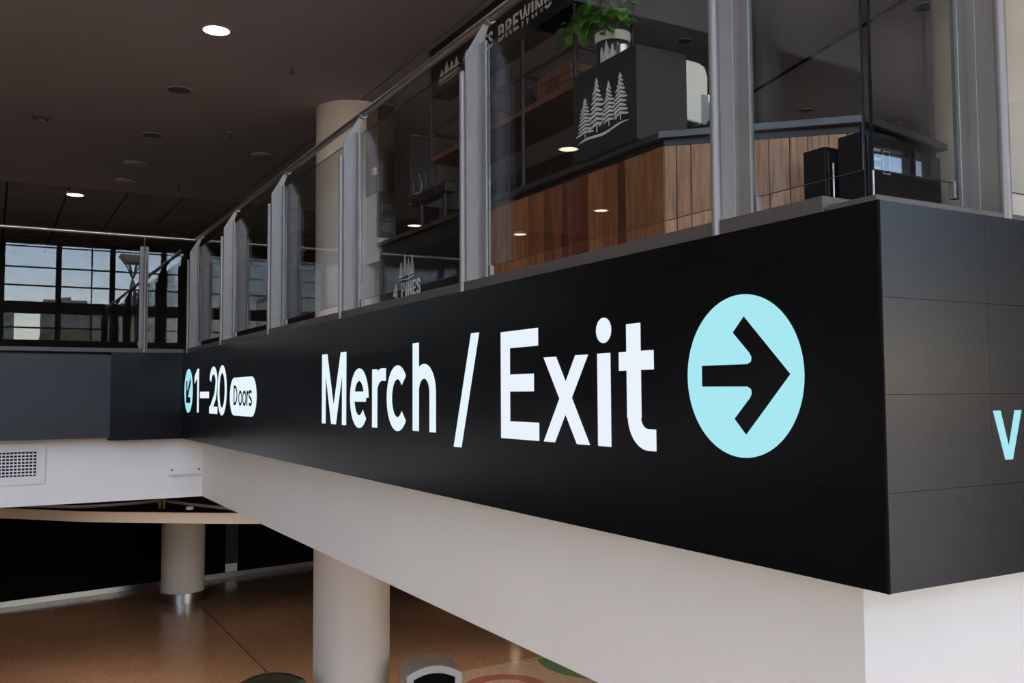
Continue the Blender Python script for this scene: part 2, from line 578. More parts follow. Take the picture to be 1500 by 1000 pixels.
# mezzanine slab with its white edge
sl = MB()
sl.box((FX, FY, ZS), (XR, YB, ZT - 0.03))
s1 = sl.build('floor_upper', 'white')
struct(s1, 'mezzanine slab with white plastered edge under the displays')
s2 = box('floor_upper', (XL, FYB, ZS), (FX - 0.001, YB, ZT - 0.03), 'white')
struct(s2, 'rear mezzanine slab with white plastered edge')
struct(box('trim_1', (FX + 0.01, FY + 0.01, ZT - 0.03), (XR, YB, ZT - 0.012), 'upper_floor'), 'dark mezzanine floor finish')
struct(box('trim_2', (XL, FYB + 0.01, ZT - 0.03), (FX - 0.001, YB, ZT - 0.012), 'upper_floor'), 'dark mezzanine floor finish')

# mezzanine ceiling: plaster sheet, then dark tiles beyond
YE = 15.95
ce = MB()
ce.box((XL, 6.8, ZC), (2.3, YE, ZC + 0.25))
ce.box((2.3, 1.2, ZC), (3.53, YE, ZC + 0.25))
ce.box((3.555, 1.2, ZC), (XR, YE, ZC + 0.25))
ce.box((3.53, 1.2, ZC + 0.06), (3.555, YE, ZC + 0.25))
struct(ce.build('ceiling', 'ceiling'), 'brown grey plaster ceiling over the mezzanine')
ct = box('ceiling', (XL, YE, ZC + 0.03), (XR, YB, ZC + 0.25), 'ceiling_gap')
struct(ct, 'dark grid above the tiled ceiling')
tw, tl = 0.86, 1.30
tile0 = None
for j in range(6):
    for i in range(-5, 10):
        x = 0.16 + i * tw
        y = YE + 0.02 + j * tl
        if tile0 is None:
            tile0 = box('ceiling_tile', (x + 0.015, y + 0.008, ZC), (x + tw - 0.015, y + tl - 0.008, ZC + 0.03), 'ceiling_tile', ct)
            i0, j0 = i, j
        else:
            share('ceiling_tile', tile0, ct, ((i - i0) * tw, (j - j0) * tl, 0))
# slot in the ceiling beyond the bar
a, b = on(1117, 126, 2, ZC), on(1325, 0, 2, ZC)
d = (b - a).normalized()
n_ = Vector((-d.y, d.x, 0)) * 0.025
aa, bb = a - d * 3, b + d * 3
MB().prism([[(aa.x + n_.x, aa.y + n_.y), (bb.x + n_.x, bb.y + n_.y), (bb.x - n_.x, bb.y - n_.y), (aa.x - n_.x, aa.y - n_.y)]],
           lambda u, v, t: (u, v, t), ZC - 0.004, ZC).build('trim_3', 'ceiling_gap')
struct(bpy.data.objects['trim_3'], 'dark joint strip in the ceiling beyond the bar')
# atrium roof: unseen glazed teeth added to light fascias, flat roof to the right
ZR, ZR2 = 5.2, 7.0
XA = 2.3
struct(box('ceiling', (XA, WY - 0.3, ZR), (XR + 0.3, 1.4, ZR + 0.25), 'roof'), 'flat roof over the right part of the atrium')
TEETH = (-7.6, -2.8, 2.0)
rf = MB()
for k, yk in enumerate(TEETH):
    rf.prism([[(yk, ZR2), (yk + 4.8, ZR), (yk + 4.8, ZR + 0.2), (yk, ZR2 + 0.2)]], lambda u, v, t: (t, u, v), XL - 0.3, XA)
for xx in (XL - 0.3, XA):
    rf.box((xx, WY - 0.3, ZR), (xx + 0.2, 7.0, ZR2 + 0.2))
rf.box((XL - 0.3, WY - 0.3, ZR), (XA, -7.6, ZR + 0.2))
struct(rf.build('ceiling', 'roof'), 'unseen saw tooth roof added to let light into the atrium')
for k, yk in enumerate(TEETH):
    sk = thing('window_%d' % (k + 3), (-4, yk, ZR), 'unseen glazed face of a roof tooth added to light the atrium', None, kind='structure')
    box('sill', (XL - 0.1, yk - 0.05, ZR - 0.05), (XA, yk + 0.05, ZR + 0.12), 'roof', sk)
    for i in range(8):
        x = XL - 0.1 + i * 1.55
        box('mullion', (x, yk - 0.04, ZR), (x + 0.06, yk + 0.04, ZR2), 'roof', sk)
        if i < 7:
            box('pane', (x + 0.05, yk - 0.006, ZR + 0.1), (x + 1.56, yk + 0.006, ZR2), 'window_glass', sk)
struct(box('wall_bulkhead', (XL, 6.8, ZC), (XA, 7.0, ZR + 0.25), 'ceiling'), 'plaster bulkhead at the rear of the atrium')
struct(box('wall_bulkhead', (XA, 1.2, ZC), (XR, 1.4, ZR + 0.25), 'ceiling'), 'plaster bulkhead above the front balustrade')
struct(box('wall_bulkhead', (XA, 1.4, ZC + 0.25), (XA + 0.2, 7.0, ZR + 0.25), 'ceiling'), 'plaster bulkhead above the long balustrade')
# shell walls
struct(box('wall_right', (XR, WY - 0.3, ZF), (XR + 0.3, YB + 0.3, ZR), 'side_wall'), 'plain wall closing the hall at the far right')
struct(box('wall_back', (XL, YB, ZF), (XR, YB + 0.3, ZC + 0.2), 'dark_wall'), 'dark wall at the far end of the hall')
struct(box('wall_left', (XL - 0.3, 0.6, ZF), (XL, YB + 0.3, ZR), 'side_wall'), 'plain wall closing the hall at the far left')
struct(box('wall_service', (9.5, 15.5, ZT), (9.7, YB, ZC), 'dark_wall'), 'dark service wall behind the bar')

# ---- window wall behind the photographer (seen mirrored in the balustrade glass)
def window_wall(name, label, u0, u1, first, step, plane, horizontal, thin=(), low_from=-99):
    """plane: 'Y' wall at WY, 'X' wall at XL"""
    def P(u, w, z):
        return (u, plane - w, z) if horizontal else (plane - w, u, z)
    root = thing(name, P((u0 + u1) / 2, 0, ZF), label, None, kind='structure')
    rows = [(-4.0, -2.3), (-2.2, -0.5), (-0.4, 1.25), (1.61, 2.02), (2.06, 2.47), (2.82, 3.29), (3.33, 3.84), (3.88, 4.57)]
    us = []
    u = first
    while u - step > u0: u -= step
    while u < u1:
        us.append(u)
        u += step
    fr = MB()
    fr.box(P(u0, 0, 4.57), P(u1, 0.25, ZR))
    fr.box(P(u0, 0, 1.25), P(u1, 0.25, 1.61))
    fr.box(P(u0, 0, 2.47), P(u1, 0.2, 2.82))
    fr.box(P(u0, 0, ZF), P(u1, 0.2, -4.0))
    for z0, z1 in ((-2.3, -2.2), (-0.5, -0.4), (2.02, 2.06), (3.29, 3.33), (3.84, 3.88), (4.47, 4.50)):
        fr.box(P(u0, 0.05, z0), P(u1, 0.15, z1))
    if low_from > u0:
        fr.box(P(u0, 0.02, ZF), P(low_from, 0.18, 1.25))
    fr.build('window_frame', 'bulkhead', root)
    edges = [u0] + us + [u1]
    for e in us:
        box('mullion', P(e - 0.075, 0.0, ZF), P(e + 0.075, 0.2, 4.57), 'bulkhead', root)
    for e in thin:
        box('mullion', P(e - 0.018, 0.04, 1.61), P(e + 0.018, 0.14, 4.57), 'bulkhead', root)
    for k in range(len(edges) - 1):
        for z0, z1 in rows:
            if z1 < 1.3 and edges[k] < low_from:
                continue
            if edges[k + 1] - edges[k] > 0.2:
                box('pane', P(edges[k] + 0.07, 0.09, z0 - 0.01), P(edges[k + 1] - 0.07, 0.105, z1 + 0.01), 'window_glass', root)
    return root
VD = 2 * 11.5 - WY            # length of the mirrored sight line to the window wall
window_wall('window_1', 'tall window wall facing the displays across the void', XL, XR, 0.0074 * VD, 0.0487 * VD, WY, True, thin=(0.0858 * VD,), low_from=0.0074 * VD + 3 * 0.0487 * VD - 0.01)
window_wall('window_2', 'unseen tall window wall added at the side to light the fascia', WY, 0.6, -6.2, 1.52, XL, False)  # unseen side windows, put in for sideways light on the long fascia

# ---- lower level: curved bulkhead, lower ceiling, black hoarding
pts = [(-4.2, 21.6), (-2.0, 20.05), (0.2, 18.3), (1.38, 17.07), (2.54, 16.16), (3.92, 15.22), (5.6, 14.35), (8, 13.6), (12, 13.2)]
def smooth_line(p, n=8):
    out = []
    for i in range(len(p) - 1):
        a0, a1, a2, a3 = p[max(i - 1, 0)], p[i], p[i + 1], p[min(i + 2, len(p) - 1)]
        for k in range(n):
            t = k / n
            out.append(tuple(0.5 * (2 * a1[j] + (a2[j] - a0[j]) * t + (2 * a0[j] - 5 * a1[j] + 4 * a2[j] - a3[j]) * t * t + (3 * a1[j] - a0[j] - 3 * a2[j] + a3[j]) * t ** 3) for j in range(len(a1))))
    out.append(tuple(p[-1]))
    return out
cur = smooth_line(pts)
off = [(x + 0.04, y + 0.055) for x, y in cur]
bk = MB().prism([cur + list(reversed(off))], lambda u, v, t: (u, v, t), -2.10, -1.93)
struct(bk.build('trim_4', 'white'), 'curved white bulkhead edging the lower ceiling')
lc = MB().prism([off + [(XR - 0.1, 13.2), (XR - 0.1, YB - 0.1), (-4.2, YB - 0.1)]], lambda u, v, t: (u, v, t), -2.10, -2.04)
struct(lc.build('ceiling_lower', 'dark_wall'), 'dark lower ceiling behind the curved bulkhead')

A, B = on(0, 890, 2, ZF), on(460, 828, 2, ZF)
hd = (B - A).normalized()
hn = Vector((hd.y, -hd.x, 0))
def hoard(name, t0, t1, z0, z1, w0, w1, mt, label, cat, group=None):
    q = [A + hd * t0 + hn * w0, A + hd * t1 + hn * w0, A + hd * t1 + hn * w1, A + hd * t0 + hn * w1]
    o = MB().prism([[(p.x, p.y) for p in q]], lambda u, v, t: (u, v, t), z0, z1).build(name, mt)
    return tag(o, label, cat, group)
tgap0 = (on(318, 841, 2, ZF) - A).dot(hd)
tgap1 = (on(335, 838, 2, ZF) - A).dot(hd)
hoard('hoarding_panel', -5, tgap0, ZF + 0.11, -2.11, -0.05, 0.0, 'black', 'long black hoarding panel behind the column with steel base ring', 'panel')
hoard('hoarding_panel', tgap1, 11, ZF + 0.11, -2.11, -0.05, 0.0, 'black', 'black hoarding panel right of the pale vertical gap', 'panel')
hoard('kick_plate', -5, 11, ZF, ZF + 0.11, -0.06, 0.01, 'steel', 'steel kick plate along the foot of the black hoarding', 'trim')
hoard('door_frame', tgap0 - 0.05, tgap1 + 0.05, ZF + 0.11, -2.11, -0.12, -0.07, 'white', 'pale door jamb showing in the gap between black hoardings', 'door frame')
hoard('door_closer', tgap0 + 0.02, tgap1 - 0.02, ZF + 0.30, ZF + 1.72, -0.069, -0.03, 'black_satin', 'dark plate standing in the gap between black hoardings', 'plate')

# conduits in the open ceiling void
def cable(name, pts, r, mt, label, cat, group=None):
    o = MB().tube(smooth_line(pts, 6), r, 8).build(name, mt, smooth=True)
    return tag(o, label, cat, group)
def void_pt(x, y, z=-1.90):
    return tuple(on(x, y, 2, z))
cable('conduit', [void_pt(40, 741), void_pt(110, 742), void_pt(170, 739), void_pt(235, 733)], 0.028, 'cable', 'grey conduit bending left from the brass clamp in the ceiling void', 'conduit')
cable('conduit', [void_pt(238, 733), void_pt(275, 738), void_pt(330, 744), void_pt(375, 749)], 0.028, 'cable', 'grey conduit bending right from the brass clamp in the ceiling void', 'conduit')
c0 = Vector(void_pt(237, 737))
cl = thing('pipe_clamp', c0, 'brass pipe clamp holding the conduits in the ceiling void', 'clamp')
for s_ in (-0.035, 0.035):
    MB().box(c0 + Vector((s_ - 0.02, -0.03, -0.10)), c0 + Vector((s_ + 0.02, 0.03, 0.08))).build('clamp_half', 'brass', cl, bevel=0.006)
MB().tube([c0 + Vector((-0.08, 0, 0)), c0 + Vector((0.08, 0, 0))], 0.012, 8).build('bolt', 'steel', cl)
c1 = Vector(void_pt(278, 746))
cap = MB().lathe([(0.0, 0.0), (0.06, 0.0), (0.06, 0.05), (0.0, 0.06)], tuple(c1), 16).build('pipe_stub', 'vent_white', smooth=True)
tag(cap, 'small round white pipe stub on the curved bulkhead', 'pipe')

# ================================================================== columns
def column(x, y, z0, z1, r, label, ring_=True):
    t = thing('column', (x, y, z0), label, 'column')
    MB().lathe([(r, 0), (r, z1 - z0)], (x, y, z0), 64).build('shaft', 'column', t, smooth=True)
    if ring_:
        MB().lathe([(r + 0.012, 0), (r + 0.012, 0.19), (r + 0.002, 0.195)], (x, y, z0), 64).build('base_ring', 'steel', t, smooth=True)
    return t
column(3.606, 10.094, ZF, ZC, 0.425, 'tall beige round column rising past the long display beside the litter bin')
column(3.549, 20.139, ZF, -1.3, 0.425, 'beige round column with steel base ring before the black hoarding')
column(6.93, 4.42, ZT - 0.012, ZC, 0.44, 'beige round column behind the front balustrade beside the bar', False)

# ================================================================== displays
def side_place(u, v, d):          # long display: u = -Y
    return (X0 - d, -u, v)
def front_place(u, v, d):         # front display: u = X
    return (u, Y0 - d, v)
def rear_place(u, v, d):
    return (u, Y1 - d, v)

def led_wall(root, place, us, gap, carcass):
    carcass.build('carcass', 'led_gap', root)
    rows = 4
    h = (ZT - ZB) / rows
    src = None
    for k in range(len(us) - 1):
        src = None
        for r in range(rows):
            z0 = ZB + r * h
            if src is None:
                mb = MB().prism([[(us[k] + gap, z0 + gap), (us[k + 1] - gap, z0 + gap), (us[k + 1] - gap, z0 + h - gap), (us[k] + gap, z0 + h - gap)]], place, -0.02, 0.0)
                src = mb.build('display_tile', 'led', root)
            else:
                share('display_tile', src, root, (0, 0, r * h))
root_side = thing('led_display', (X0, (Y0 + Y1) / 2, ZB), 'long black display reading Merch / Exit with a round arrow', 'sign')
n = 22
us = [-Y1 + 0.001 + (Y1 - Y0) * k / n for k in range(n + 1)]
led_wall(root_side, side_place, us, 0.0004, MB().box((X0 + 0.02, Y0 + 0.02, ZB), (FX, Y1 + 0.27, ZT - 0.002)))
root_front = thing('led_display', (X0 + 2, Y0, ZB), 'black display around the corner from the arrow, bearing a cyan V', 'sign')
us = [X0 + 0.001 + 0.4395 * k for k in range(14)]
led_wall(root_front, front_place, us, 0.0006, MB().box((FX + 0.001, Y0 + 0.02, ZB), (us[-1], FY, ZT - 0.002)))
root_rear = thing('led_display', (1.5, Y1, ZB), 'short black blank display in the inner corner of the void', 'sign')
us = [1.19, 1.58, 1.971]
led_wall(root_rear, rear_place, us, 0.0004, MB().box((1.19, Y1 + 0.02, ZB), (X0, FYB, ZT - 0.002)))
# corner angle of the display
box('corner_trim', (X0 - 0.0015, Y0 - 0.0015, ZB), (X0 + 0.006, Y0 + 0.006, ZT), 'led_gap', root_side)
rp = thing('fascia_cladding', (0, Y1, ZB), 'charcoal cladding along the rear slab edge beside the blank display', 'cladding')
x = 1.188
while x > -5:
    box('panel', (x - 1.497, Y1 + 0.004, ZB + 0.03), (x, FYB, ZT - 0.035), 'dark_panel', rp)
    x -= 1.5

# ---- lettering
def offset_line(p, w):
    L, R_ = [], []
    n = len(p)
    for i in range(n):
        a = Vector(p[max(i - 1, 0)]); b = Vector(p[i]); c = Vector(p[min(i + 1, n - 1)])
        d1 = (b - a).normalized() if i > 0 else (c - b).normalized()
        d2 = (c - b).normalized() if i < n - 1 else d1
        m1 = Vector((-d1.y, d1.x)); m2 = Vector((-d2.y, d2.x))
        mm = (m1 + m2)
        mm = mm.normalized() if mm.length > 1e-6 else m1
        k = min(1.0 / max(mm.dot(m1), 0.35), 2.2)
        L.append(tuple(b + mm * (w / 2 * k)))
        R_.append(tuple(b - mm * (w / 2 * k)))
    return L + list(reversed(R_))
def ell(cx, cy, rx, ry, a0, a1, n=28):
    return [(cx + rx * math.cos(math.radians(a0 + (a1 - a0) * i / n)), cy + ry * math.sin(math.radians(a0 + (a1 - a0) * i / n))) for i in range(n + 1)]
def circ(cx, cy, rx, ry=None, n=48):
    return ell(cx, cy, rx, ry or rx, 0, 360, n)[:-1]
def rect(u0, u1, v0, v1):
    return [(u0, v0), (u1, v0), (u1, v1), (u0, v1)]
def glyph(root, name, shapes, place, mt, d0=0.0, d1=0.0015, label=None):
    mb = MB()
    for sh in shapes:
        mb.prism(sh if isinstance(sh[0], list) else [sh], place, d0, d1)
    o = mb.build(name, mt, root)
    if label: o['label'] = label
    return o
b0, xh, ch = -0.197, 0.145, 0.27
G = []
G.append(('M', [[(-6.128, b0), (-6.128, ch), (-6.02, ch), (-5.883, -0.075), (-5.745, ch), (-5.638, ch), (-5.638, b0), (-5.716, b0), (-5.716, 0.13), (-5.836, b0), (-5.93, b0), (-6.05, 0.13), (-6.05, b0)]]))
G.append(('e', [offset_line([(-5.535, -0.016), (-5.284, -0.016)], 0.062), offset_line(ell(-5.401, -0.025, 0.124, 0.144, 0, 318, 32), 0.077)]))
G.append(('r', [rect(-5.178, -5.096, b0, xh), offset_line(ell(-5.02, 0.0, 0.117, 0.112, 185, 88, 14) + [(-4.962, 0.110)], 0.072)]))
G.append(('c', [offset_line(ell(-4.788, -0.024, 0.120, 0.144, 42, 318, 32), 0.077)]))
G.append(('h', [rect(-4.575, -4.494, b0, ch), offset_line(ell(-4.427, 0.005, 0.108, 0.112, 185, 0, 22) + [(-4.319, b0)], 0.077)]))
G.append(('slash', [[(-3.883, 0.283), (-3.801, 0.283), (-3.989, -0.258), (-4.073, -0.258)]]))
G.append(('E', [[(-3.592, ch), (-3.272, ch), (-3.272, 0.196), (-3.511, 0.196), (-3.511, 0.081), (-3.308, 0.081), (-3.308, 0.007), (-3.511, 0.007), (-3.511, -0.122), (-3.268, -0.122), (-3.268, b0), (-3.592, b0)]]))
G.append(('x', [[(-3.228, xh), (-3.133, xh), (-2.898, b0), (-2.987, b0)], [(-2.993, xh), (-2.905, xh), (-3.146, b0), (-3.231, b0)]]))
G.append(('i', [rect(-2.844, -2.761, b0, xh), circ(-2.802, 0.230, 0.048, 0.047)]))
G.append(('t', [rect(-2.662, -2.580, -0.09, 0.243), rect(-2.708, -2.508, 0.078, xh), offset_line([(-2.621, -0.06)] + ell(-2.541, -0.083, 0.080, 0.080, 180, 270, 14) + [(-2.5, -0.163)], 0.074)]))
for ch_, sh in G:
    near = ch_ in ('E', 'x', 'i', 't')
    glyph(root_side, 'letter' if ch_ != 'slash' else 'slash', sh, side_place, 'led_white_near' if near else 'led_white',
          label='glowing white %s' % (('letter ' + ch_) if ch_ != 'slash' else 'slash'))
disc = glyph(root_side, 'arrow_disc', [circ(-2.085, 0.0485, 0.2465, 0.2455, 96)], side_place, 'led_cyan', label='glowing cyan disc with black arrow')
ARW = [(0.196, 0.001), (0.015, 0.178), (-0.033, 0.132), (0.036, 0.068), (0.045, 0.054), (0.042, 0.041), (0.027, 0.0345), (-0.176, 0.0345), (-0.176, -0.031),
       (0.025, -0.0325), (0.041, -0.041), (0.043, -0.054), (0.036, -0.066), (-0.032, -0.130), (0.016, -0.176)]
glyph(disc, 'arrow', [[(-2.085 + p[0], 0.0485 + p[1]) for p in ARW]], side_place, 'led', 0.0015, 0.0025)
disc = glyph(root_side, 'arrow_disc', [circ(-11.0, 0.048, 0.25, 0.25, 64)], side_place, 'led_cyan', label='glowing cyan disc with arrow pointing down left')
ca, sa = math.cos(math.radians(225)), math.sin(math.radians(225))
glyph(disc, 'arrow', [[(-11.0 + p[0] * ca - p[1] * sa, 0.048 + p[0] * sa + p[1] * ca) for p in ARW]], side_place, 'led', 0.0015, 0.0025)
glyph(root_side, 'digit', [[(-10.49, 0.285), (-10.40, 0.285), (-10.40, -0.19), (-10.49, -0.19), (-10.49, 0.185), (-10.645, 0.125), (-10.645, 0.205)]], side_place, 'led_white')
glyph(root_side, 'dash', [rect(-10.33, -9.87, -0.035, 0.034)], side_place, 'led_white')
glyph(root_side, 'digit', [offset_line(ell(-9.655, 0.128, 0.146, 0.120, 172, -28, 20) + [(-9.56, -0.01), (-9.79, -0.16)], 0.08), rect(-9.845, -9.455, -0.19, -0.118)], side_place, 'led_white')
glyph(root_side, 'digit', [[circ(-9.25, 0.044, 0.203, 0.245), list(reversed(circ(-9.25, 0.044, 0.122, 0.170)))]], side_place, 'led_white')
pc, pr = -0.0165, 0.1745
pill = ell(-8.907 + pr, pc, pr, pr, 90, 270, 20) + ell(-7.906 - pr, pc, pr, pr, -90, 90, 20)
pil = glyph(root_side, 'pill', [pill], side_place, 'led_white', label='white rounded pill with the word Doors')
glyph(pil, 'letter', [[ell(-8.70, -0.005, 0.098, 0.091, -90, 90, 18) + [(-8.745, 0.086), (-8.745, -0.096)], list(reversed(ell(-8.70, -0.005, 0.068, 0.066, -90, 90, 18) + [(-8.715, 0.061), (-8.715, -0.071)]))]], side_place, 'led', 0.0015, 0.0025)
for cx in (-8.489, -8.335):
    glyph(pil, 'letter', [[circ(cx, -0.031, 0.069, 0.070, 32), list(reversed(circ(cx, -0.031, 0.042, 0.046, 32)))]], side_place, 'led', 0.0015, 0.0025)
glyph(pil, 'letter', [rect(-8.252, -8.222, -0.098, 0.036), offset_line([(-8.238, -0.02), (-8.222, 0.012), (-8.182, 0.026)], 0.026)], side_place, 'led', 0.0015, 0.0025)
s_path = ell(-8.118, 0.002, 0.046, 0.028, 25, 250, 14) + ell(-8.118, -0.062, 0.048, 0.026, 70, -155, 14)
glyph(pil, 'letter', [offset_line(s_path, 0.025)], side_place, 'led', 0.0015, 0.0025)
glyph(root_front, 'letter', [[(2.421, -0.056), (2.454, -0.056), (2.487, -0.158), (2.520, -0.056), (2.551, -0.056), (2.503, -0.193), (2.470, -0.193)]], front_place, 'led_cyan', label='glowing cyan letter V')

# ================================================================== balustrades
AG = 0.148                       # glass centre, inward from the display face
ZG0, ZG1, ZRAIL, RR = 0.62, 1.732, 1.866, 0.024
def baluster(name, origin, along, inward, posts, panes, rail_pts, label, kerb, zflange=1.74, saddle=True, hk=0.048):
    al, iw = Vector(along), Vector(inward)
    def P(s, a, z):
        q = Vector(origin) + al * s + iw * a
        return (q.x, q.y, z)
    def obox(mb, s0, s1, a0, a1, z0, z1, mi=0):
        v = [P(s0, a0, z0), P(s1, a0, z0), P(s1, a1, z0), P(s0, a1, z0), P(s0, a0, z1), P(s1, a0, z1), P(s1, a1, z1), P(s0, a1, z1)]
        return mb.add(v, [(0, 3, 2, 1), (4, 5, 6, 7), (0, 1, 5, 4), (1, 2, 6, 5), (2, 3, 7, 6), (3, 0, 4, 7)], mi)
    root = thing(name, P(posts[0], 0.1, ZT), label, 'balustrade')
    for (s0, s1) in kerb:
        obox(MB(), s0, s1, 0.012, 0.175, ZT, ZT + hk).build('kerb', 'alu', root, bevel=0.003)
    for s in posts:
        web = MB()
        prof = [(0.030, ZT), (0.030, 1.668), (0.132, 1.842), (0.165, 1.842), (0.130, 1.75), (0.130, ZT)]
        web.prism([prof], lambda u, v, t: P(s + t, u, v), -0.006, 0.006)
        post = web.build('post', 'post', root, bevel=0.002)
        MB().tube([P(s, 0.016, ZT), P(s, 0.016, 1.572), P(s, 0.018, 1.580)], [0.0165, 0.0165, 0.010], 16).build('outer_rod', 'post', post, smooth=True)
        fl = MB()
        obox(fl, s - 0.048, s + 0.048, 0.118, 0.130, ZT, zflange)
        fl.build('glazing_flange', 'post', post, bevel=0.002)
        rb = MB()
        obox(rb, s - 0.008, s + 0.008, 0.088, 0.119, ZT, zflange - 0.004)
        rb.build('rib', 'post', post, bevel=0.002)
        if saddle:
            sd = MB()
            pr_ = [(AG + 0.010 + (RR + 0.005) * math.cos(t), ZRAIL + (RR + 0.005) * math.sin(t)) for t in [PI * (1.12 + 0.76 * k / 10) for k in range(11)]]
            pi_ = [(AG + 0.010 + (RR + 0.0005) * math.cos(t), ZRAIL + (RR + 0.0005) * math.sin(t)) for t in [PI * (1.88 - 0.76 * k / 10) for k in range(11)]]
            sd.prism([pr_ + pi_], lambda u, v, t: P(s + t, u, v), -0.035, 0.035)
            sd.build('rail_saddle', 'steel', post)
    for (s0, s1) in panes:
        g_ = MB()
        v = [P(s0, AG - 0.006, ZG0), P(s1, AG - 0.006, ZG0), P(s1, AG + 0.006, ZG0), P(s0, AG + 0.006, ZG0),
             P(s0, AG - 0.006, ZG1), P(s1, AG - 0.006, ZG1), P(s1, AG + 0.006, ZG1), P(s0, AG + 0.006, ZG1)]
        g_.add(v, [(0, 1, 5, 4), (2, 3, 7, 6)], 0)
        g_.add(v, [(0, 3, 2, 1), (4, 5, 6, 7)], 1)
        for f_, s_ in (((1, 2, 6, 5), s1), ((3, 0, 4, 7), s0)):
            g_.add(v, [f_], 2 if min(abs(s_ - q_) for q_ in posts) < 0.1 else 1)
        # weld the three face sets
        me_o = g_.build('glass_pane', ['glass', 'glass_edge', 'glass_edge_pale'], root, fix=False)
        bm = bmesh.new()
        bm.from_mesh(me_o.data)
        bmesh.ops.remove_doubles(bm, verts=bm.verts, dist=1e-5)
        bmesh.ops.recalc_face_normals(bm, faces=bm.faces)
        bm.to_mesh(me_o.data)
        bm.free()
        for s in (s0 + 0.012, s1 - 0.012):
            if min(abs(s - q_) for q_ in posts) > 0.1:
                continue
            c_ = MB()
            obox(c_, s - 0.013, s + 0.013, AG - 0.012, AG + 0.012, ZG0 - 0.05, ZG0 + 0.004)
            c_.build('glass_clamp', 'post', me_o, bevel=0.003)
    MB().tube(rail_pts, RR, 20).build('handrail', 'steel', root, smooth=True)
    return root
rx = X0 + AG + 0.010
ryb = Y1 + AG + 0.010
ryf = Y0 + AG + 0.010
posts = [2.2 + 1.8 * k for k in range(6)]
pan = [(Y0 + AG + 0.012, 2.2 - 0.03)] + [(posts[k] + 0.03, posts[k + 1] - 0.03) for k in range(5)]
baluster('balustrade', (X0, 0, 0), (0, 1, 0), (1, 0, 0), posts, pan, [(rx, ryf - 0.0, ZRAIL), (rx, 6, ZRAIL), (rx, ryb - 0.02, ZRAIL)],
         'glass balustrade with six steel posts above the long display', [(Y0 + 0.19, Y1 + 0.15)])
posts = [1.54 - 1.8 * k for k in range(4)]
pan = [(1.57, 2.09)] + [(posts[k + 1] + 0.03, posts[k] - 0.03) for k in range(3)]
baluster('balustrade', (0, Y1, 0), (1, 0, 0), (0, 1, 0), posts, pan, [(-4.2, ryb, ZRAIL), (rx - 0.045, ryb, ZRAIL), (rx - 0.012, ryb - 0.006, ZRAIL), (rx, ryb - 0.03, ZRAIL)],
         'rear glass balustrade crossing the end of the void', [(-4.2, X0 + 0.003)])
posts = [2.54 + 1.8 * k for k in range(3)]
pan = [(X0 + AG + 0.018, 2.51)] + [(posts[k] + 0.03, posts[k + 1] - 0.03) for k in range(2)]
baluster('balustrade', (0, Y0, 0), (1, 0, 0), (0, 1, 0), posts, pan, [(rx + 0.026, ryf, ZRAIL), (4, ryf, ZRAIL), (6.4, ryf, ZRAIL)],
         'front glass balustrade above the display with the cyan V', [(X0 + 0.012, 6.4)], hk=0.018)

# ================================================================== things on the white fascia
v0, v1 = on(67, 649, 1, FYB), on(67, 708, 1, FYB)
xr_, zt_, zb_ = v0.x, v0.z, v1.z
vt = thing('air_vent', (0, FYB, zb_), 'white framed air grille set in the rear white fascia', 'vent')
fr = MB()
y = FYB
def frame(mb, x0, x1, z0, z1, w, ya, yb):
    mb.box((x0, ya, z1 - w), (x1, yb, z1)).box((x0, ya, z0), (x1, yb, z0 + w)).box((x0, ya, z0 + w), (x0 + w, yb, z1 - w)).box((x1 - w, ya, z0 + w), (x1, yb, z1 - w))
    return mb
frame(MB(), -1.0, xr_, zb_, zt_, 0.055, y - 0.022, y + 0.001).build('outer_frame', 'vent_white', vt, bevel=0.003)
frame(MB(), -0.945, xr_ - 0.055, zb_ + 0.055, zt_ - 0.055, 0.035, y - 0.012, y + 0.001).build('inner_frame', 'vent_white', vt, bevel=0.003)
box('backing', (-0.94, y - 0.004, zb_ + 0.06), (xr_ - 0.06, y, zt_ - 0.06), 'vent_dark', vt)
s0 = None
zz = zb_ + 0.115
while zz < zt_ - 0.1:
    if s0 is None:
        s0 = box('slat', (-0.905, y - 0.014, zz - 0.007), (xr_ - 0.095, y - 0.010, zz + 0.007), 'vent_white', vt)
        zs = zz
    else:
        share('slat', s0, vt, (0, 0, zz - zs))
    zz += 0.036
s0 = None
xx = xr_ - 0.125
while xx > -0.3:
    if s0 is None:
        s0 = box('bar', (xx - 0.005, y - 0.017, zb_ + 0.095), (xx + 0.005, y - 0.0145, zt_ - 0.095), 'vent_white', vt)
        xs = xx
    else:
        share('bar', s0, vt, (xx - xs, 0, 0))
    xx -= 0.038
a, b = on(247, 694, 1, FYB), on(296, 698, 1, FYB)
br = thing('wall_bracket', (a.x, FYB, a.z), 'slim white angle bracket screwed to the rear fascia corner', 'bracket')
box('flange', (a.x, FYB - 0.006, a.z - 0.0), (b.x - 0.01, FYB, a.z + 0.07), 'vent_white', br)
box('ledge', (a.x, FYB - 0.06, a.z - 0.012), (b.x - 0.01, FYB, a.z), 'vent_white', br)
for fx in (0.1, 0.9):
    xx = a.x + (b.x - a.x) * fx
    MB().tube([(xx, FYB - 0.006, a.z + 0.045), (xx, FYB - 0.012, a.z + 0.045)], 0.012, 10).build('screw', 'fixture_dark', br)

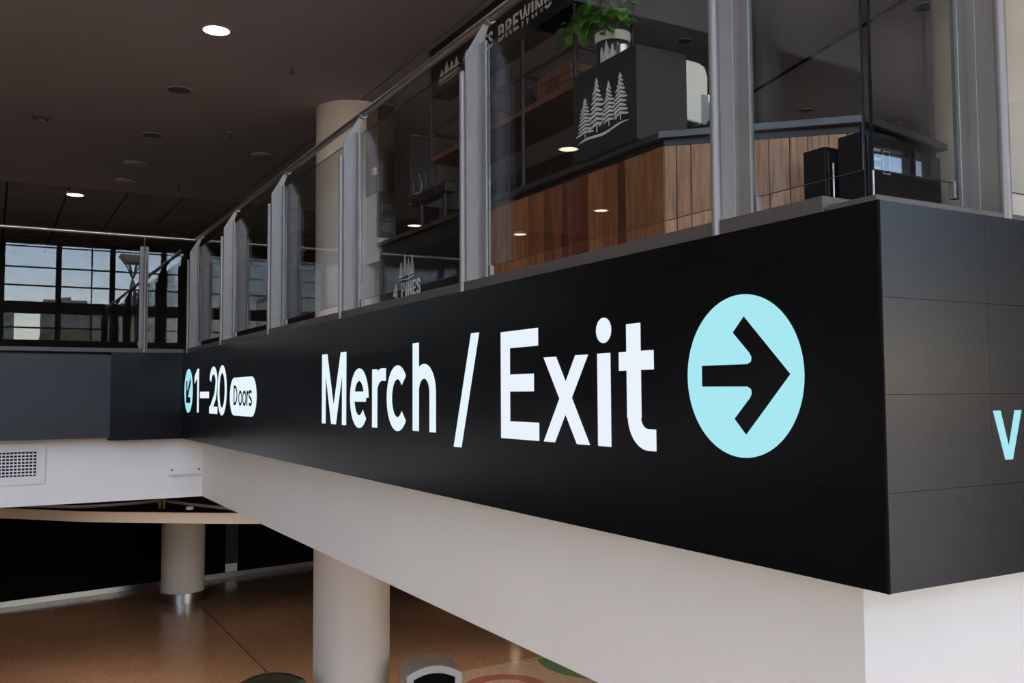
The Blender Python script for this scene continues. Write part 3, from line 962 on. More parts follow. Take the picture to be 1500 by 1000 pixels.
# ================================================================== ceiling fixtures
def downlight(x, y, z, r, label, energy, size=0.09, group=None, cone=120, tone=(1.0, 0.87, 0.72)):
    t = thing('downlight', (x, y, z), label, 'downlight', group)
    MB().lathe([(r, 0.001), (r + 0.022, -0.001), (r + 0.022, -0.006), (r, -0.008), (r, 0.001)], (x, y, z), 36, caps=False).build('trim_ring', 'fixture', t, smooth=True)
    MB().lathe([(0.0, -0.002), (r, -0.002), (r, 0.0), (0.0, 0.0)], (x, y, z), 36, caps=False).build('diffuser', 'lamp', t)
    ld = bpy.data.lights.new('downlight_lamp', 'SPOT')
    ld.energy = energy
    ld.color = tone
    ld.spot_size = math.radians(cone)
    ld.spot_blend = 0.8
    ld.shadow_soft_size = size
    o = bpy.data.objects.new('downlight_lamp', ld)
    COL.objects.link(o)
    o.parent = t
    o.location = (0, 0, -0.03)
    return t
UP = 90
p = on(317, 44, 2, ZC)
downlight(p.x, p.y, ZC, 0.115, 'lit round downlight in the plaster ceiling nearest the tall column', UP)
p = on(110, 285, 2, ZC)
downlight(p.x, p.y, ZC, 0.125, 'lit round downlight in the dark tiled ceiling', UP)
for px, py, lb in ((833, 218, 'lit downlight mirrored in the glass below the pine emblem box'), (881, 308, 'lit downlight mirrored over the right half of the timber bar front'),
                   (762, 343, 'lit downlight mirrored over the left half of the timber bar front'), (607, 330, 'lit downlight mirrored above the low pine sign')):
    q = on(px, py, 2, ZC)
    downlight(2 * (X0 + AG) - q.x, q.y, ZC, 0.125, lb, UP)
for k, (x, y) in enumerate(((6.2, 8.2), (6.6, 12.8), (9.6, 5.4))):  # lamps out of view, added to lift the ceiling around the bar
    downlight(x, y, ZC, 0.115, ('unseen downlight added over the inside of the bar', 'unseen downlight added behind the bar near the service wall', 'unseen downlight added beyond the bar counter')[k], (6, 10, 6)[k])
LOW = 200
for k, (x, y) in enumerate(((6.0, 6.5), (9.5, 9.0), (1.2, 14.0), (6.0, 12.0))):  # unseen lamps added to light the lower hall and curved bulkhead
    downlight(x, y, ZS if not False else -2.1, 0.10, ('unseen downlight added under the slab near the front fascia', 'unseen downlight added under the slab deep in the lower hall', 'unseen downlight added under the rear slab to brighten the curved bulkhead', 'unseen downlight added under the slab past the litter bin')[k], LOW * (1, 1, 1.6, 1)[k], cone=(120, 120, 172, 120)[k], tone=(1.0, 0.95, 0.90))
for x, y, lb_ in ((4.6, 17.4, 'unseen downlight added in the lower ceiling before the far column'), (8.2, 16.0, 'unseen downlight added in the lower ceiling right of the hoarding gap'), (0.9, 19.4, 'unseen downlight added in the lower ceiling over the long hoarding')):
    downlight(x, y, -2.1, 0.10, lb_, 16)  # out of view, added to brighten the terrazzo under the lower ceiling
q = on(755, 963, 2, ZF)
r_ = Vector((q.x, q.y, -ZF)) ; k_ = (ZF - (-2.1)) / ZF
tt = (-2.1 - ZF) / (-ZF)
downlight(q.x * (1 + tt), q.y * (1 + tt), -2.1, 0.10, 'lit downlight in the lower ceiling mirrored in the terrazzo', LOW)

def disc_fix(px, py, wpx, kind, label, z=ZC):
    p = on(px, py, 2, z)
    r = wpx / 2 / F * math.hypot(p.x, p.y)
    t = thing({'speaker': 'ceiling_speaker', 'blank': 'ceiling_sensor', 'detector': 'smoke_detector'}[kind], (p.x, p.y, z), label, {'speaker': 'speaker', 'blank': 'sensor', 'detector': 'detector'}[kind])
    if kind == 'speaker':
        MB().lathe([(r * 0.86, -0.001), (r * 0.88, -0.008), (r, -0.008), (r, 0.0)], (p.x, p.y, z), 32, caps=False).build('rim', 'fixture', t, smooth=True)
        MB().lathe([(0.0, -0.004), (r * 0.87, -0.004), (r * 0.87, 0), (0, 0)], (p.x, p.y, z), 32, caps=False).build('grille', 'fixture_dark', t)
    elif kind == 'blank':
        MB().lathe([(0.0, -0.03), (r * 0.9, -0.028), (r, -0.018), (r, 0)], (p.x, p.y, z), 32, caps=False).build('cap', 'fixture', t, smooth=True)
        MB().lathe([(r, -0.004), (r * 1.06, -0.003), (r * 1.06, 0)], (p.x, p.y, z), 32, caps=False).build('rim', 'fixture_dark', t, smooth=True)
    else:
        MB().lathe([(r * 0.5, -0.05), (r * 0.8, -0.045), (r, -0.02), (r, 0)], (p.x, p.y, z), 24).build('body', 'fixture_dark', t, smooth=True)
        MB().lathe([(0.0, -0.06), (r * 0.35, -0.058), (r * 0.4, -0.05)], (p.x, p.y, z), 24).build('chamber', 'fixture', t, smooth=True)
    return t
disc_fix(263, 132, 36, 'speaker', 'round ceiling speaker between the lit downlight and the recessed ring')
disc_fix(223, 198, 31, 'speaker', 'dark recessed ring in the plaster ceiling behind the speaker')
disc_fix(384, 227, 33, 'blank', 'shallow round sensor on the ceiling close to the tall column')
disc_fix(200, 239, 33, 'blank', 'shallow round ceiling sensor next after the recessed ring')
disc_fix(183, 264, 26, 'blank', 'shallow round ceiling sensor at the edge of the tiled ceiling')
disc_fix(60, 170, 23, 'detector', 'small dark smoke detector on the plaster ceiling')
disc_fix(1180, 162, 23, 'speaker', 'round ceiling speaker seen over the bar counter')
disc_fix(1355, 10, 36, 'speaker', 'round ceiling speaker beside the beige column at the bar')
disc_fix(1003, 60, 24, 'speaker', 'round ceiling speaker above the cream dispenser')
disc_fix(1307, 180, 24, 'detector', 'smoke detector low over the far end of the counter')
def sprinkler(px, py, label):
    p = on(px, py, 2, ZC)
    t = thing('sprinkler', (p.x, p.y, ZC), label, 'sprinkler')
    MB().lathe([(0.045, 0.0), (0.045, -0.006), (0.012, -0.01)], (p.x, p.y, ZC), 20).build('escutcheon', 'fixture', t, smooth=True)
    MB().lathe([(0.011, -0.008), (0.011, -0.045), (0.006, -0.055)], (p.x, p.y, ZC), 12).build('body', 'fixture_dark', t, smooth=True)
    MB().lathe([(0.03, -0.056), (0.03, -0.059)], (p.x, p.y, ZC), 16).build('deflector', 'fixture_dark', t)
sprinkler(428, 99, 'sprinkler head nearest the tall column top')
sprinkler(337, 194, 'sprinkler head between speaker and round sensor')
sprinkler(262, 274, 'sprinkler head at the edge of the tiled ceiling')

# ================================================================== the bar
XB = 3.61
ZW = 1.53
ZK = 1.575
ZTOP = 1.615
bar = thing('bar_counter', (4.0, 5.5, ZT - 0.012), 'timber clad bar counter with dark top behind the balustrade', 'bar')
core = MB().prism([[(XB + 0.03, 9.25), (XB + 0.03, 4.49), (4.46, 3.70), (5.4, 3.88), (5.4, 5.0), (4.6, 5.6), (4.6, 9.25)]], lambda u, v, t: (u, v, t), ZT - 0.012, ZW)
core.build('carcass', 'black_satin', bar)
MB().prism([[(XB + 0.02, 9.25), (XB + 0.02, 4.484), (4.45, 3.68), (5.4, 3.86), (5.4, 5.0), (4.6, 5.6), (4.6, 9.25)]], lambda u, v, t: (u, v, t), ZW, ZK).build('soffit', 'black_satin', bar)
top = [(3.585, 9.3), (3.585, 4.478), (4.43, 3.628), (5.45, 3.815), (5.45, 4.6), (4.75, 4.5), (4.30, 5.0), (4.30, 9.3)]
MB().prism([top], lambda u, v, t: (u, v, t), ZK, ZTOP).build('countertop', 'counter', bar, bevel=0.004)
def strip(a, b, w, z0, z1, name, mt):
    a, b = Vector(a), Vector(b)
    dd = (b - a).normalized()
    nn = Vector((dd.y, -dd.x)) * w
    MB().prism([[tuple(a), tuple(b), tuple(b + nn), tuple(a + nn)]], lambda u, v, t: (u, v, t), z0, z1).build(name, mt, bar)
strip((3.583, 4.478), (4.43, 3.626), 0.006, ZK + 0.002, ZTOP + 0.002, 'edge_trim', 'counter_edge')
strip((4.43, 3.626), (5.45, 3.813), 0.006, ZK + 0.002, ZTOP + 0.002, 'edge_trim', 'counter_edge')
# planks: long side, then the splayed front
zp0 = ZT - 0.012
y = 4.47
k = 0
while y < 6.95:
    w = random.choice((0.07, 0.085, 0.10, 0.11, 0.12, 0.13))
    dd = random.choice((0, 0.004, 0.008))
    MB().box((XB + dd, y, zp0), (XB + 0.03, y + w - 0.005, ZW - 0.002)).build('plank', 'wood', bar, bevel=0.0015)
    y += w
a = Vector((XB, 4.484)); b = Vector((4.45, 3.68))
dd = (b - a).normalized(); nn = Vector((dd.y, -dd.x))
L = (b - a).length
s = 0.0
while s < L - 0.02:
    w = min(random.choice((0.09, 0.105, 0.12)), L - s)
    e = random.choice((0, 0.002, 0.004))
    q = [a + dd * (s + 0.0015) - nn * 0.03, a + dd * (s + w - 0.0035) - nn * 0.03, a + dd * (s + w - 0.0035) + nn * (0.0 - e), a + dd * (s + 0.0015) + nn * (0.0 - e)]
    MB().prism([[tuple(p) for p in q]], lambda u, v, t: (u, v, t), zp0, ZW - 0.002).build('plank', 'wood_lit', bar, bevel=0.0015)
    s += w
# black lacquered end and right flank
box('black_cladding', (XB - 0.005, 6.96, zp0), (XB + 0.03, 9.26, ZW - 0.002), 'black_satin', bar)
strip((4.46, 3.69), (5.42, 3.868), 0.02, zp0, ZW - 0.002, 'gloss_panel', 'black_gloss')

def pine(cx, base, h, w, seed):
    rnd = random.Random(seed)
    out = [rect(cx - 0.012 * h, cx + 0.012 * h, base, base + 0.12 * h)]
    n = 10
    for i in range(n):
        t = i / n
        v = base + 0.08 * h + t * 0.90 * h
        ww = w / 2 * (1 - t) ** 0.75 * (0.85 + 0.3 * rnd.random())
        th = h * 0.062
        rise = h * 0.05
        for sgn in (-1, 1):
            wx = ww * (0.85 + 0.3 * rnd.random())
            out.append([(cx, v + rise), (cx + sgn * wx * 0.55, v + rise * 0.25), (cx + sgn * wx, v), (cx + sgn * wx * 0.97, v + th * 0.5), (cx + sgn * wx * 0.5, v + rise * 0.25 + th * 0.9), (cx, v + rise + th)])
    out.append([(cx - 0.008 * h, base + 0.9 * h), (cx + 0.008 * h, base + 0.9 * h), (cx, base + h)])
    return out
def emblem(root, place, u0, u1, v0, v1, mt, d0, d1):
    W, H = u1 - u0, v1 - v0
    spec = [(0.15, 0.09, 0.66, 0.33), (0.39, 0.11, 0.88, 0.36), (0.63, 0.12, 0.72, 0.31), (0.85, 0.13, 0.75, 0.32)]
    for i, (c, b_, h, w) in enumerate(spec):
        glyph(root, 'pine_tree', pine(u0 + c * W, v0 + b_ * H, h * H, w * W, i), place, mt, d0, d1)
    hill = [(u0 + W * t, v0 + H * (0.03 + 0.05 * t + 0.022 * math.sin(t * 9))) for t in [i / 14 for i in range(15)]]
    wd = [0.004, 0.012, 0.018, 0.02, 0.02, 0.022, 0.022, 0.022, 0.02, 0.02, 0.018, 0.016, 0.012, 0.008, 0.004]
    lp = [(p[0], p[1] + w * H) for p, w in zip(hill, wd)] + [(p[0], p[1] - w * H) for p, w in reversed(list(zip(hill, wd)))]
    glyph(root, 'hill', [lp], place, mt, d0, d1)
FONT = {
    '4': (0.62, [[(0.45, 0), (0.45, 1)], [(0.45, 0.95), (0.06, 0.28), (0.62, 0.28)]]),
    'P': (0.58, [[(0.1, 0), (0.1, 1)], [(0.1, 0.92), (0.36, 0.92), (0.48, 0.82), (0.48, 0.58), (0.36, 0.48), (0.1, 0.48)]]),
    'I': (0.22, [[(0.11, 0), (0.11, 1)]]),
    'N': (0.66, [[(0.1, 0), (0.1, 1)], [(0.1, 0.95), (0.55, 0.05)], [(0.55, 0), (0.55, 1)]]),
    'E': (0.54, [[(0.1, 0), (0.1, 1)], [(0.1, 0.92), (0.5, 0.92)], [(0.1, 0.5), (0.45, 0.5)], [(0.1, 0.08), (0.5, 0.08)]]),
    'S': (0.56, [[(0.48, 0.74), (0.46, 0.86), (0.36, 0.93), (0.2, 0.93), (0.1, 0.85), (0.1, 0.68), (0.2, 0.57), (0.38, 0.46), (0.47, 0.34), (0.47, 0.17), (0.37, 0.08), (0.2, 0.08), (0.1, 0.15), (0.08, 0.28)]]),
    'B': (0.60, [[(0.1, 0), (0.1, 1)], [(0.1, 0.92), (0.36, 0.92), (0.46, 0.83), (0.46, 0.62), (0.36, 0.53), (0.1, 0.53)], [(0.36, 0.53), (0.5, 0.43), (0.5, 0.18), (0.38, 0.08), (0.1, 0.08)]]),
    'R': (0.60, [[(0.1, 0), (0.1, 1)], [(0.1, 0.92), (0.36, 0.92), (0.48, 0.82), (0.48, 0.6), (0.36, 0.5), (0.1, 0.5)], [(0.3, 0.5), (0.52, 0.0)]]),
    'W': (0.90, [[(0.05, 1), (0.24, 0.04), (0.45, 0.95), (0.66, 0.04), (0.85, 1)]]),
    'G': (0.62, [[(0.52, 0.74), (0.48, 0.87), (0.38, 0.93), (0.22, 0.93), (0.11, 0.83), (0.1, 0.5), (0.11, 0.17), (0.22, 0.08), (0.4, 0.08), (0.51, 0.17), (0.52, 0.44), (0.32, 0.44)]]),
    ' ': (0.42, []),
}
def write(root, text, place, u0, u1, v0, h, mt, d0, d1, weight=0.17):
    adv = [FONT[c][0] + 0.10 for c in text]
    sx = (u1 - u0) / sum(adv)
    u = u0
    for c, a_ in zip(text, adv):
        if FONT[c][1]:
            sh = [offset_line([(u + p[0] * sx, v0 + p[1] * h) for p in st], weight * h) for st in FONT[c][1]]
            glyph(root, 'letter', sh, place, mt, d0, d1)
        u += a_ * sx

# low sign on the black end of the bar
def bar_place(u, v, d):
    return (XB - 0.005 - d, -u, v)
lo = thing('pine_sign', (XB - 0.01, 8.5, 0.98), 'low white pine emblem with lettering on the black bar end', 'sign')
write(lo, '4 PINES', bar_place, -8.86, -8.16, 0.97, 0.15, 'emblem_white', 0.0, 0.003)
emblem(lo, bar_place, -8.72, -8.32, 1.135, 1.40, 'emblem_white', 0.0, 0.003)

# overhead sign beam
sb = thing('overhead_sign', (3.7, 6.5, 2.81), 'black overhead beam with pale lettering and pine emblem above the bar', 'sign')
box('beam', (3.602, 5.15, 2.81), (3.80, 7.92, ZC), 'sign_black', sb)
box('end_strip', (3.596, 7.921, 2.80), (3.63, 7.95, ZC), 'alu', sb)
def beam_place(u, v, d):
    return (3.602 - d, -u, v)
emblem(sb, beam_place, -7.74, -7.30, 2.865, 3.06, 'sign_white', 0.0, 0.004)
write(sb, '4 PINES', beam_place, -7.23, -6.66, 2.90, 0.135, 'sign_white', 0.0, 0.004)
write(sb, 'BREWING', beam_place, -6.58, -5.72, 2.90, 0.135, 'sign_white', 0.0, 0.004)

# hanging shelf of pipe frames and timber
hs = thing('hanging_shelf', (3.9, 6.5, 2.2), 'black pipe shelf with timber board hung over the bar', 'shelf')
box('board', (3.62, 5.42, 2.20), (4.15, 8.0, 2.245), 'shelf_wood', hs, bevel=0.004)
for yy in (5.46, 6.21, 7.1, 7.95):
    for xx in (3.62, 4.13):
        MB().tube([(xx, yy, ZTOP if yy in (6.21, 7.1) else 2.2), (xx, yy, 2.81 if xx < 3.7 else ZC)], 0.016, 8).build('upright', 'pipe', hs, smooth=True)
for xx in (3.62, 4.13):
    MB().tube([(xx, 5.46, 2.50), (xx, 7.95, 2.50)], 0.014, 8).build('rail', 'pipe', hs, smooth=True)
for yy in (5.46, 6.21, 7.1, 7.95):
    MB().tube([(3.62, yy, 2.50), (4.13, yy, 2.50)], 0.014, 8).build('cross_bar', 'pipe', hs, smooth=True)
# crates and jugs standing on the shelf
cr = thing('timber_crate', (3.9, 6.0, 2.245), 'small timber crate with dark emblem on the hanging shelf', 'crate')
for zz in (2.245, 2.315, 2.385):
    box('slat', (3.68, 5.62, zz), (3.70, 6.08, zz + 0.062), 'shelf_wood', cr)
    box('slat', (4.08, 5.62, zz), (4.10, 6.08, zz + 0.062), 'shelf_wood', cr)
    box('slat', (3.70, 5.62, zz), (4.08, 5.64, zz + 0.062), 'shelf_wood', cr)
    box('slat', (3.70, 6.06, zz), (4.08, 6.08, zz + 0.062), 'shelf_wood', cr)
box('base', (3.70, 5.64, 2.245), (4.08, 6.06, 2.26), 'shelf_wood', cr)
emblem(cr, lambda u, v, d_: (3.68 - d_, -u, v), -5.95, -5.75, 2.28, 2.42, 'pipe', 0, 0.003)
for k, (yy, lb) in enumerate(((7.5, 'dark glass growler near the far end on the hanging shelf'), (6.5, 'dark glass growler between two uprights of the hanging shelf'))):
    jg = thing('growler', (3.85, yy, 2.245), lb, 'bottle')
    MB().lathe([(0.07, 0.0), (0.078, 0.01), (0.078, 0.15), (0.05, 0.21), (0.022, 0.24), (0.022, 0.28)], (3.85, yy, 2.245), 20).build('body', 'black_gloss', jg, smooth=True)
    MB().lathe([(0.026, 0.275), (0.026, 0.305)], (3.85, yy, 2.245), 14).build('cap', 'pipe', jg)

# emblem box with planter on the counter
bx = thing('emblem_box', (3.75, 5.03, ZTOP), 'black counter box with four white pine trees on its side', 'box')
BX0, BY0, BY1, BZ0, BZ1 = 3.56, 4.665, 5.40, ZTOP, 2.235
box('casing', (BX0, BY0, BZ0), (3.975, BY1, BZ1), 'box_black', bx, bevel=0.003)
eu0, eu1 = -5.34, -4.75
emblem(bx, lambda u, v, d_: (BX0 - d_, -u, v), eu0, eu1, 1.725, 2.15, 'emblem_white', 0.0, 0.003)
dp = thing('dispenser', (4.06, 4.79, 1.78), 'cream wall dispenser with grey window on the side of the emblem box', 'dispenser')
prof = [(3.977, 1.80), (4.12, 1.79), (4.155, 1.83), (4.165, 2.12), (4.14, 2.185), (4.09, 2.205), (3.977, 2.21)]
MB().prism([prof], lambda u, v, t: (u, t, v), 4.67, 4.93).build('shell', 'cream', dp, bevel=0.012)
MB().prism([[(4.10, 1.785), (4.135, 1.785), (4.172, 1.83), (4.176, 1.99), (4.10, 1.99)]], lambda u, v, t: (u, t, v), 4.664, 4.90).build('window', 'grey_plastic', dp, bevel=0.004)
MB().box((4.166, 4.655, 1.945), (4.178, 4.70, 1.995)).build('indicator_lamp', 'indicator', dp, bevel=0.004)

pp = thing('potted_plant', (3.75, 5.2, BZ1), 'trailing green pot plant on top of the emblem box', 'plant')
PC = (3.75, 5.18)
MB().lathe([(0.085, 0.0), (0.10, 0.008), (0.115, 0.20)], (*PC, BZ1), 32).build('label_wrap', 'sign_black', pp, smooth=True)
MB().lathe([(0.116, 0.20), (0.122, 0.20), (0.127, 0.265), (0.118, 0.265), (0.115, 0.24)], (*PC, BZ1), 32, caps=False).build('pot_rim', 'pot', pp, smooth=True)
MB().lathe([(0.0, 0.245), (0.116, 0.245)], (*PC, BZ1), 24, caps=False).build('soil', 'soil', pp)
def pot_place(u, v, d_):
    a_ = math.radians(222) + u
    r_ = 0.09 + 0.025 * (v / 0.2) + 0.006 + d_
    return (PC[0] + r_ * math.cos(a_), PC[1] + r_ * math.sin(a_), BZ1 + v)
emblem(pp, pot_place, -0.75, 0.75, 0.03, 0.195, 'emblem_white', 0.0, 0.002)
rl = random.Random(11)
leafm = MB()
lp = [(0, 0), (0.22, 0.34), (0.55, 0.40), (0.85, 0.22), (1.0, 0.0)]
lv, lf = [], []
for (t, w) in lp:
    z = 0.12 * math.sin(t * PI) - 0.15 * t * t
    lv += [(t, -w, z + 0.10 * w), (t, 0, z - 0.03), (t, w, z + 0.10 * w)]
for i in range(len(lp) - 1):
    lf += [(3 * i, 3 * i + 1, 3 * i + 4, 3 * i + 3), (3 * i + 1, 3 * i + 2, 3 * i + 5, 3 * i + 4)]
n0 = len(lv)
lv2 = lv + [(x, y, z - 0.02) for x, y, z in lv]
lf2 = lf + [tuple(i + n0 for i in reversed(f)) for f in lf]
leaf_src = MB().add(lv2, lf2).build('leaf', 'leaf', pp, smooth=True)
first = True
vines = [[(0, 0, .25), (-.05, .12, .42), (-.10, .28, .46), (-.12, .42, .40)], [(0, 0, .25), (0.05, -.10, .45), (0.10, -.24, .55), (0.14, -.34, .60)],
         [(0, 0, .25), (-.06, -.10, .38), (-.08, -.22, .34), (-.08, -.30, .20)], [(0, 0, .25), (-.08, .05, .40), (-.16, .20, .38), (-.18, .36, .26)],
         [(0, 0, .25), (.02, .03, .45), (.03, .08, .60), (.02, .16, .66)], [(0, 0, .25), (-.09, -.04, .34), (-.15, -.10, .30), (-.17, -.15, .18)],
         [(0, 0, .25), (-.1, .02, .36), (-.15, .06, .34), (-.16, .10, .24)], [(0, 0, .25), (.05, -.05, .42), (.04, -.14, .5), (.0, -.22, .46)],
         [(0, 0, .25), (-.04, .06, .46), (-.06, .16, .54), (-.06, .26, .5)], [(0, 0, .25), (-.05, -.02, .42), (-.08, -.06, .50), (-.10, -.12, .48)]]
for vn in vines:
    pts = smooth_line([(PC[0] + p[0], PC[1] + p[1], BZ1 + p[2]) for p in vn], 5)
    MB().tube(pts, 0.0035, 6).build('stem', 'stem', pp, smooth=True)
    for j in range(4, len(pts), 2):
        for rep in range(2):
            o = leaf_src if first else leaf_src.copy()
            if not first:
                COL.objects.link(o)
                o.parent = pp
            first = False
            p = Vector(pts[j]) - world_loc(pp) + Vector((rl.uniform(-.02, .02), rl.uniform(-.02, .02), rl.uniform(-.015, .025)))
            o.location = p
            sc_ = rl.uniform(0.06, 0.105)
            o.scale = (sc_, sc_, sc_)
            dr = Vector(pts[j]) - Vector(pts[j - 1])
            o.rotation_euler = (rl.uniform(-.5, .5), rl.uniform(-.1, .8), math.atan2(dr.y, dr.x) + rl.uniform(-1.3, 1.3))
cup = thing('steel_cup', (3.70, 4.995, BZ1), 'small steel cup beside the plant pot on the emblem box', 'cup')
MB().lathe([(0.036, 0), (0.045, 0.12), (0.041, 0.12), (0.034, 0.01)], (3.70, 4.995, BZ1), 24, caps=False).build('wall', 'steel', cup, smooth=True)
MB().lathe([(0.0, 0.0), (0.036, 0.0), (0.036, 0.008), (0, 0.008)], (3.70, 4.995, BZ1), 24, caps=False).build('base', 'steel', cup)

# stainless pier, menu card, screens at the far end of the bar
sp = thing('steel_pier', (3.72, 9.4, ZTOP), 'brushed steel clad pier against the tall column', 'pier')
box('cladding', (3.60, 9.30, 2.18), (3.79, 9.66, 3.14), 'steel_panel', sp)
box('cap_strip', (3.595, 9.29, 3.14), (3.80, 9.66, 3.16), 'alu', sp)
box('lower_panel', (3.61, 9.31, ZW - 0.1), (3.79, 9.66, 2.18), 'column', sp)
box('junction_box', (3.565, 9.33, 2.37), (3.60, 9.40, 2.45), 'cream', sp, bevel=0.004)
mn = thing('menu_card', (3.7, 9.29, 1.69), 'black menu card with small pale print on the steel pier', 'menu')
box('card', (3.585, 9.285, 1.69), (3.80, 9.299, 2.18), 'black_satin', mn)
rm = random.Random(3)
for zc_, nl in ((2.09, 5), (1.88, 6)):
    for i in range(nl):
        hw = (0.028 if i == 0 else rm.uniform(0.045, 0.075))
        z_ = zc_ - (0.0 if i == 0 else 0.025 + 0.02 * i)
        box('print_line', (3.69 - hw, 9.2842, z_), (3.69 + hw, 9.285, z_ + 0.006), 'grey_plastic', mn)
sc1 = thing('screen', (4.1, 8.9, 2.0), 'black wall screen with hanging cables past the steel pier', 'screen')
box('casing', (3.80, 8.90, 1.98), (4.60, 8.97, 2.72), 'black_satin', sc1, bevel=0.006)
MB().box((4.15, 8.92, ZTOP), (4.25, 8.96, 1.98)).box((4.05, 8.85, ZTOP), (4.35, 9.02, ZTOP + 0.012)).build('stand', 'black_satin', sc1)
box('top_edge', (3.80, 8.892, 2.722), (4.55, 8.97, 2.734), 'alu', sc1)
MB().tube(smooth_line([(3.90, 8.89, 2.32), (3.93, 8.88, 2.20), (3.90, 8.88, 2.12), (3.84, 8.88, 2.10)], 6), 0.007, 8).build('cable', 'cable', sc1, smooth=True)
MB().tube(smooth_line([(3.83, 8.88, 2.06), (3.87, 8.87, 2.00), (3.93, 8.87, 2.02), (3.97, 8.88, 2.12)], 6), 0.007, 8).build('cable', 'cable', sc1, smooth=True)
box('label_tag', (4.09, 8.885, 2.09), (4.13, 8.899, 2.24), 'red', sc1)
tap = thing('tap_tower', (3.8, 8.2, ZTOP), 'dark beer tap tower on the counter under the hanging shelf', 'tap')
MB().box((3.74, 7.9, ZW + 0.40), (3.86, 8.7, ZW + 0.50)).build('manifold', 'black_satin', tap, bevel=0.01)
for yy in (8.02, 8.58):
    MB().lathe([(0.04, 0.0), (0.03, 0.03), (0.03, 0.33)], (3.8, yy, ZTOP), 16).build('leg', 'black_satin', tap, smooth=True)
for i in range(5):
    yy = 7.98 + 0.16 * i
    MB().tube([(3.74, yy, ZW + 0.45), (3.69, yy, ZW + 0.45), (3.67, yy, ZW + 0.38)], 0.01, 8).build('spout', 'black_satin', tap, smooth=True)
    MB().lathe([(0.008, 0.0), (0.018, 0.05), (0.014, 0.16)], (3.72, yy, ZW + 0.50), 10).build('handle', 'pipe', tap, smooth=True)
# black cabinet screen that closes the bar behind
struct(box('wall_bar', (6.0, 7.3, ZT - 0.012), (6.15, 15.4, 2.9), 'dark_wall'), 'dark back wall of the bar')

# black units before the splayed end of the bar
def unit(x0, y0, x1, y1, z1, label, mt='black_gloss'):
    t = thing('black_cabinet', ((x0 + x1) / 2, (y0 + y1) / 2, ZT - 0.012), label, 'cabinet')
    box('body', (x0, y0, ZT - 0.012), (x1, y1, z1), 'black_satin', t, bevel=0.004)
    box('door', (x0 + 0.012, y0 - 0.012, ZT + 0.05), (x1 - 0.012, y0, z1 - 0.03), mt, t, bevel=0.002)
    MB().tube([(x0 + 0.03, y0 - 0.03, ZT + 0.25), (x0 + 0.03, y0 - 0.03, z1 - 0.1)], 0.006, 8).build('handle', 'steel', t, smooth=True)
    return t
unit(4.085, 3.62, 4.25, 3.78, 1.385, 'low black cabinet standing against the splayed timber bar front')
u2 = unit(4.145, 3.40, 4.40, 3.58, 1.43, 'tall black cabinet with printed panel at the bar end')
pg = MB()
for i in range(3):
    pg.box((4.20 + 0.0 * i, 3.3865, 1.32 - 0.05 * i), (4.26, 3.388, 1.335 - 0.05 * i))
frame(pg, 4.28, 4.34, 1.20, 1.33, 0.006, 3.3865, 3.388)
pg.build('printed_marks', 'grey_plastic', u2)

# ================================================================== lower level things
p0 = on(572, 968, 2, -2.95); p1 = on(663, 968, 2, -2.95)
bc = Vector(((p0.x + p1.x) / 2 + 0.07, (p0.y + p1.y) / 2 - 0.08, 0))
lb = thing('litter_bin', (bc.x, bc.y, ZF), 'beige arched litter bin beside the tall column', 'bin')
HW, DP, H = 0.30, 0.27, 1.28
yaw = math.radians(-15)
def bin_pt(u, w, z):
    return (bc.x + u * math.cos(yaw) - w * math.sin(yaw), bc.y + u * math.sin(yaw) + w * math.cos(yaw), ZF + z)
def arch(hw, z0, zs, zt, n=14):
    return [(-hw, z0), (hw, z0), (hw, zs)] + [(hw * math.cos(PI * k / n), zs + (zt - zs) * math.sin(PI * k / n)) for k in range(1, n)] + [(-hw, zs)]
def archlow(hw, z0, zs, zt, n=14):
    top_ = []
    for k in range(n + 1):
        u = hw - 2 * hw * k / n
        top_.append((u, zs + (zt - zs) * (1 - (u / hw) ** 2)))
    return [(-hw, z0), (hw, z0)] + top_
MB().prism([archlow(HW, 0.05, H - 0.09, H)], lambda u, v, t: bin_pt(u, t, v), -DP + 0.03, DP - 0.03).build('body', 'bin', lb, bevel=0.012)
MB().prism([archlow(HW, 0.03, H - 0.09, H + 0.008), list(reversed(archlow(HW - 0.075, H - 0.45, H - 0.13, H - 0.07)))], lambda u, v, t: bin_pt(u, t, v), -DP - 0.01, -DP + 0.03).build('front_surround', 'bin_face', lb, bevel=0.008)
MB().prism([archlow(HW - 0.075, H - 0.45, H - 0.13, H - 0.07)], lambda u, v, t: bin_pt(u, t, v), -DP + 0.024, -DP + 0.029).build('opening', 'black', lb)
for s_ in (-1, 1):
    MB().prism([rect(s_ * HW - 0.004, s_ * HW + 0.004, 0.15, H - 0.22)], lambda u, v, t: bin_pt(u, t, v), -DP + 0.10, DP - 0.10).build('side_panel', 'bin_face', lb)
for u in (-0.2, 0.2):
    for w in (-0.2, 0.2):
        c_ = bin_pt(u, w, 0)
        MB().lathe([(0.025, 0), (0.025, 0.06)], c_, 10).build('foot', 'black_satin', lb)
q = on(399, 1000, 2, -3.02)
gb = thing('green_bin', (q.x, q.y + 0.05, ZF), 'dark green round bin with domed lid below the long display', 'bin')
MB().lathe([(0.30, 0.0), (0.33, 0.06), (0.36, 1.02), (0.37, 1.05)], (q.x, q.y + 0.05, ZF), 36).build('drum', 'green_lid', gb, smooth=True)
MB().lathe([(0.385, 1.04), (0.39, 1.09), (0.36, 1.15), (0.26, 1.20), (0.12, 1.225), (0.0, 1.23)], (q.x, q.y + 0.05, ZF), 36, caps=False).build('lid', 'green_lid', gb, smooth=True)

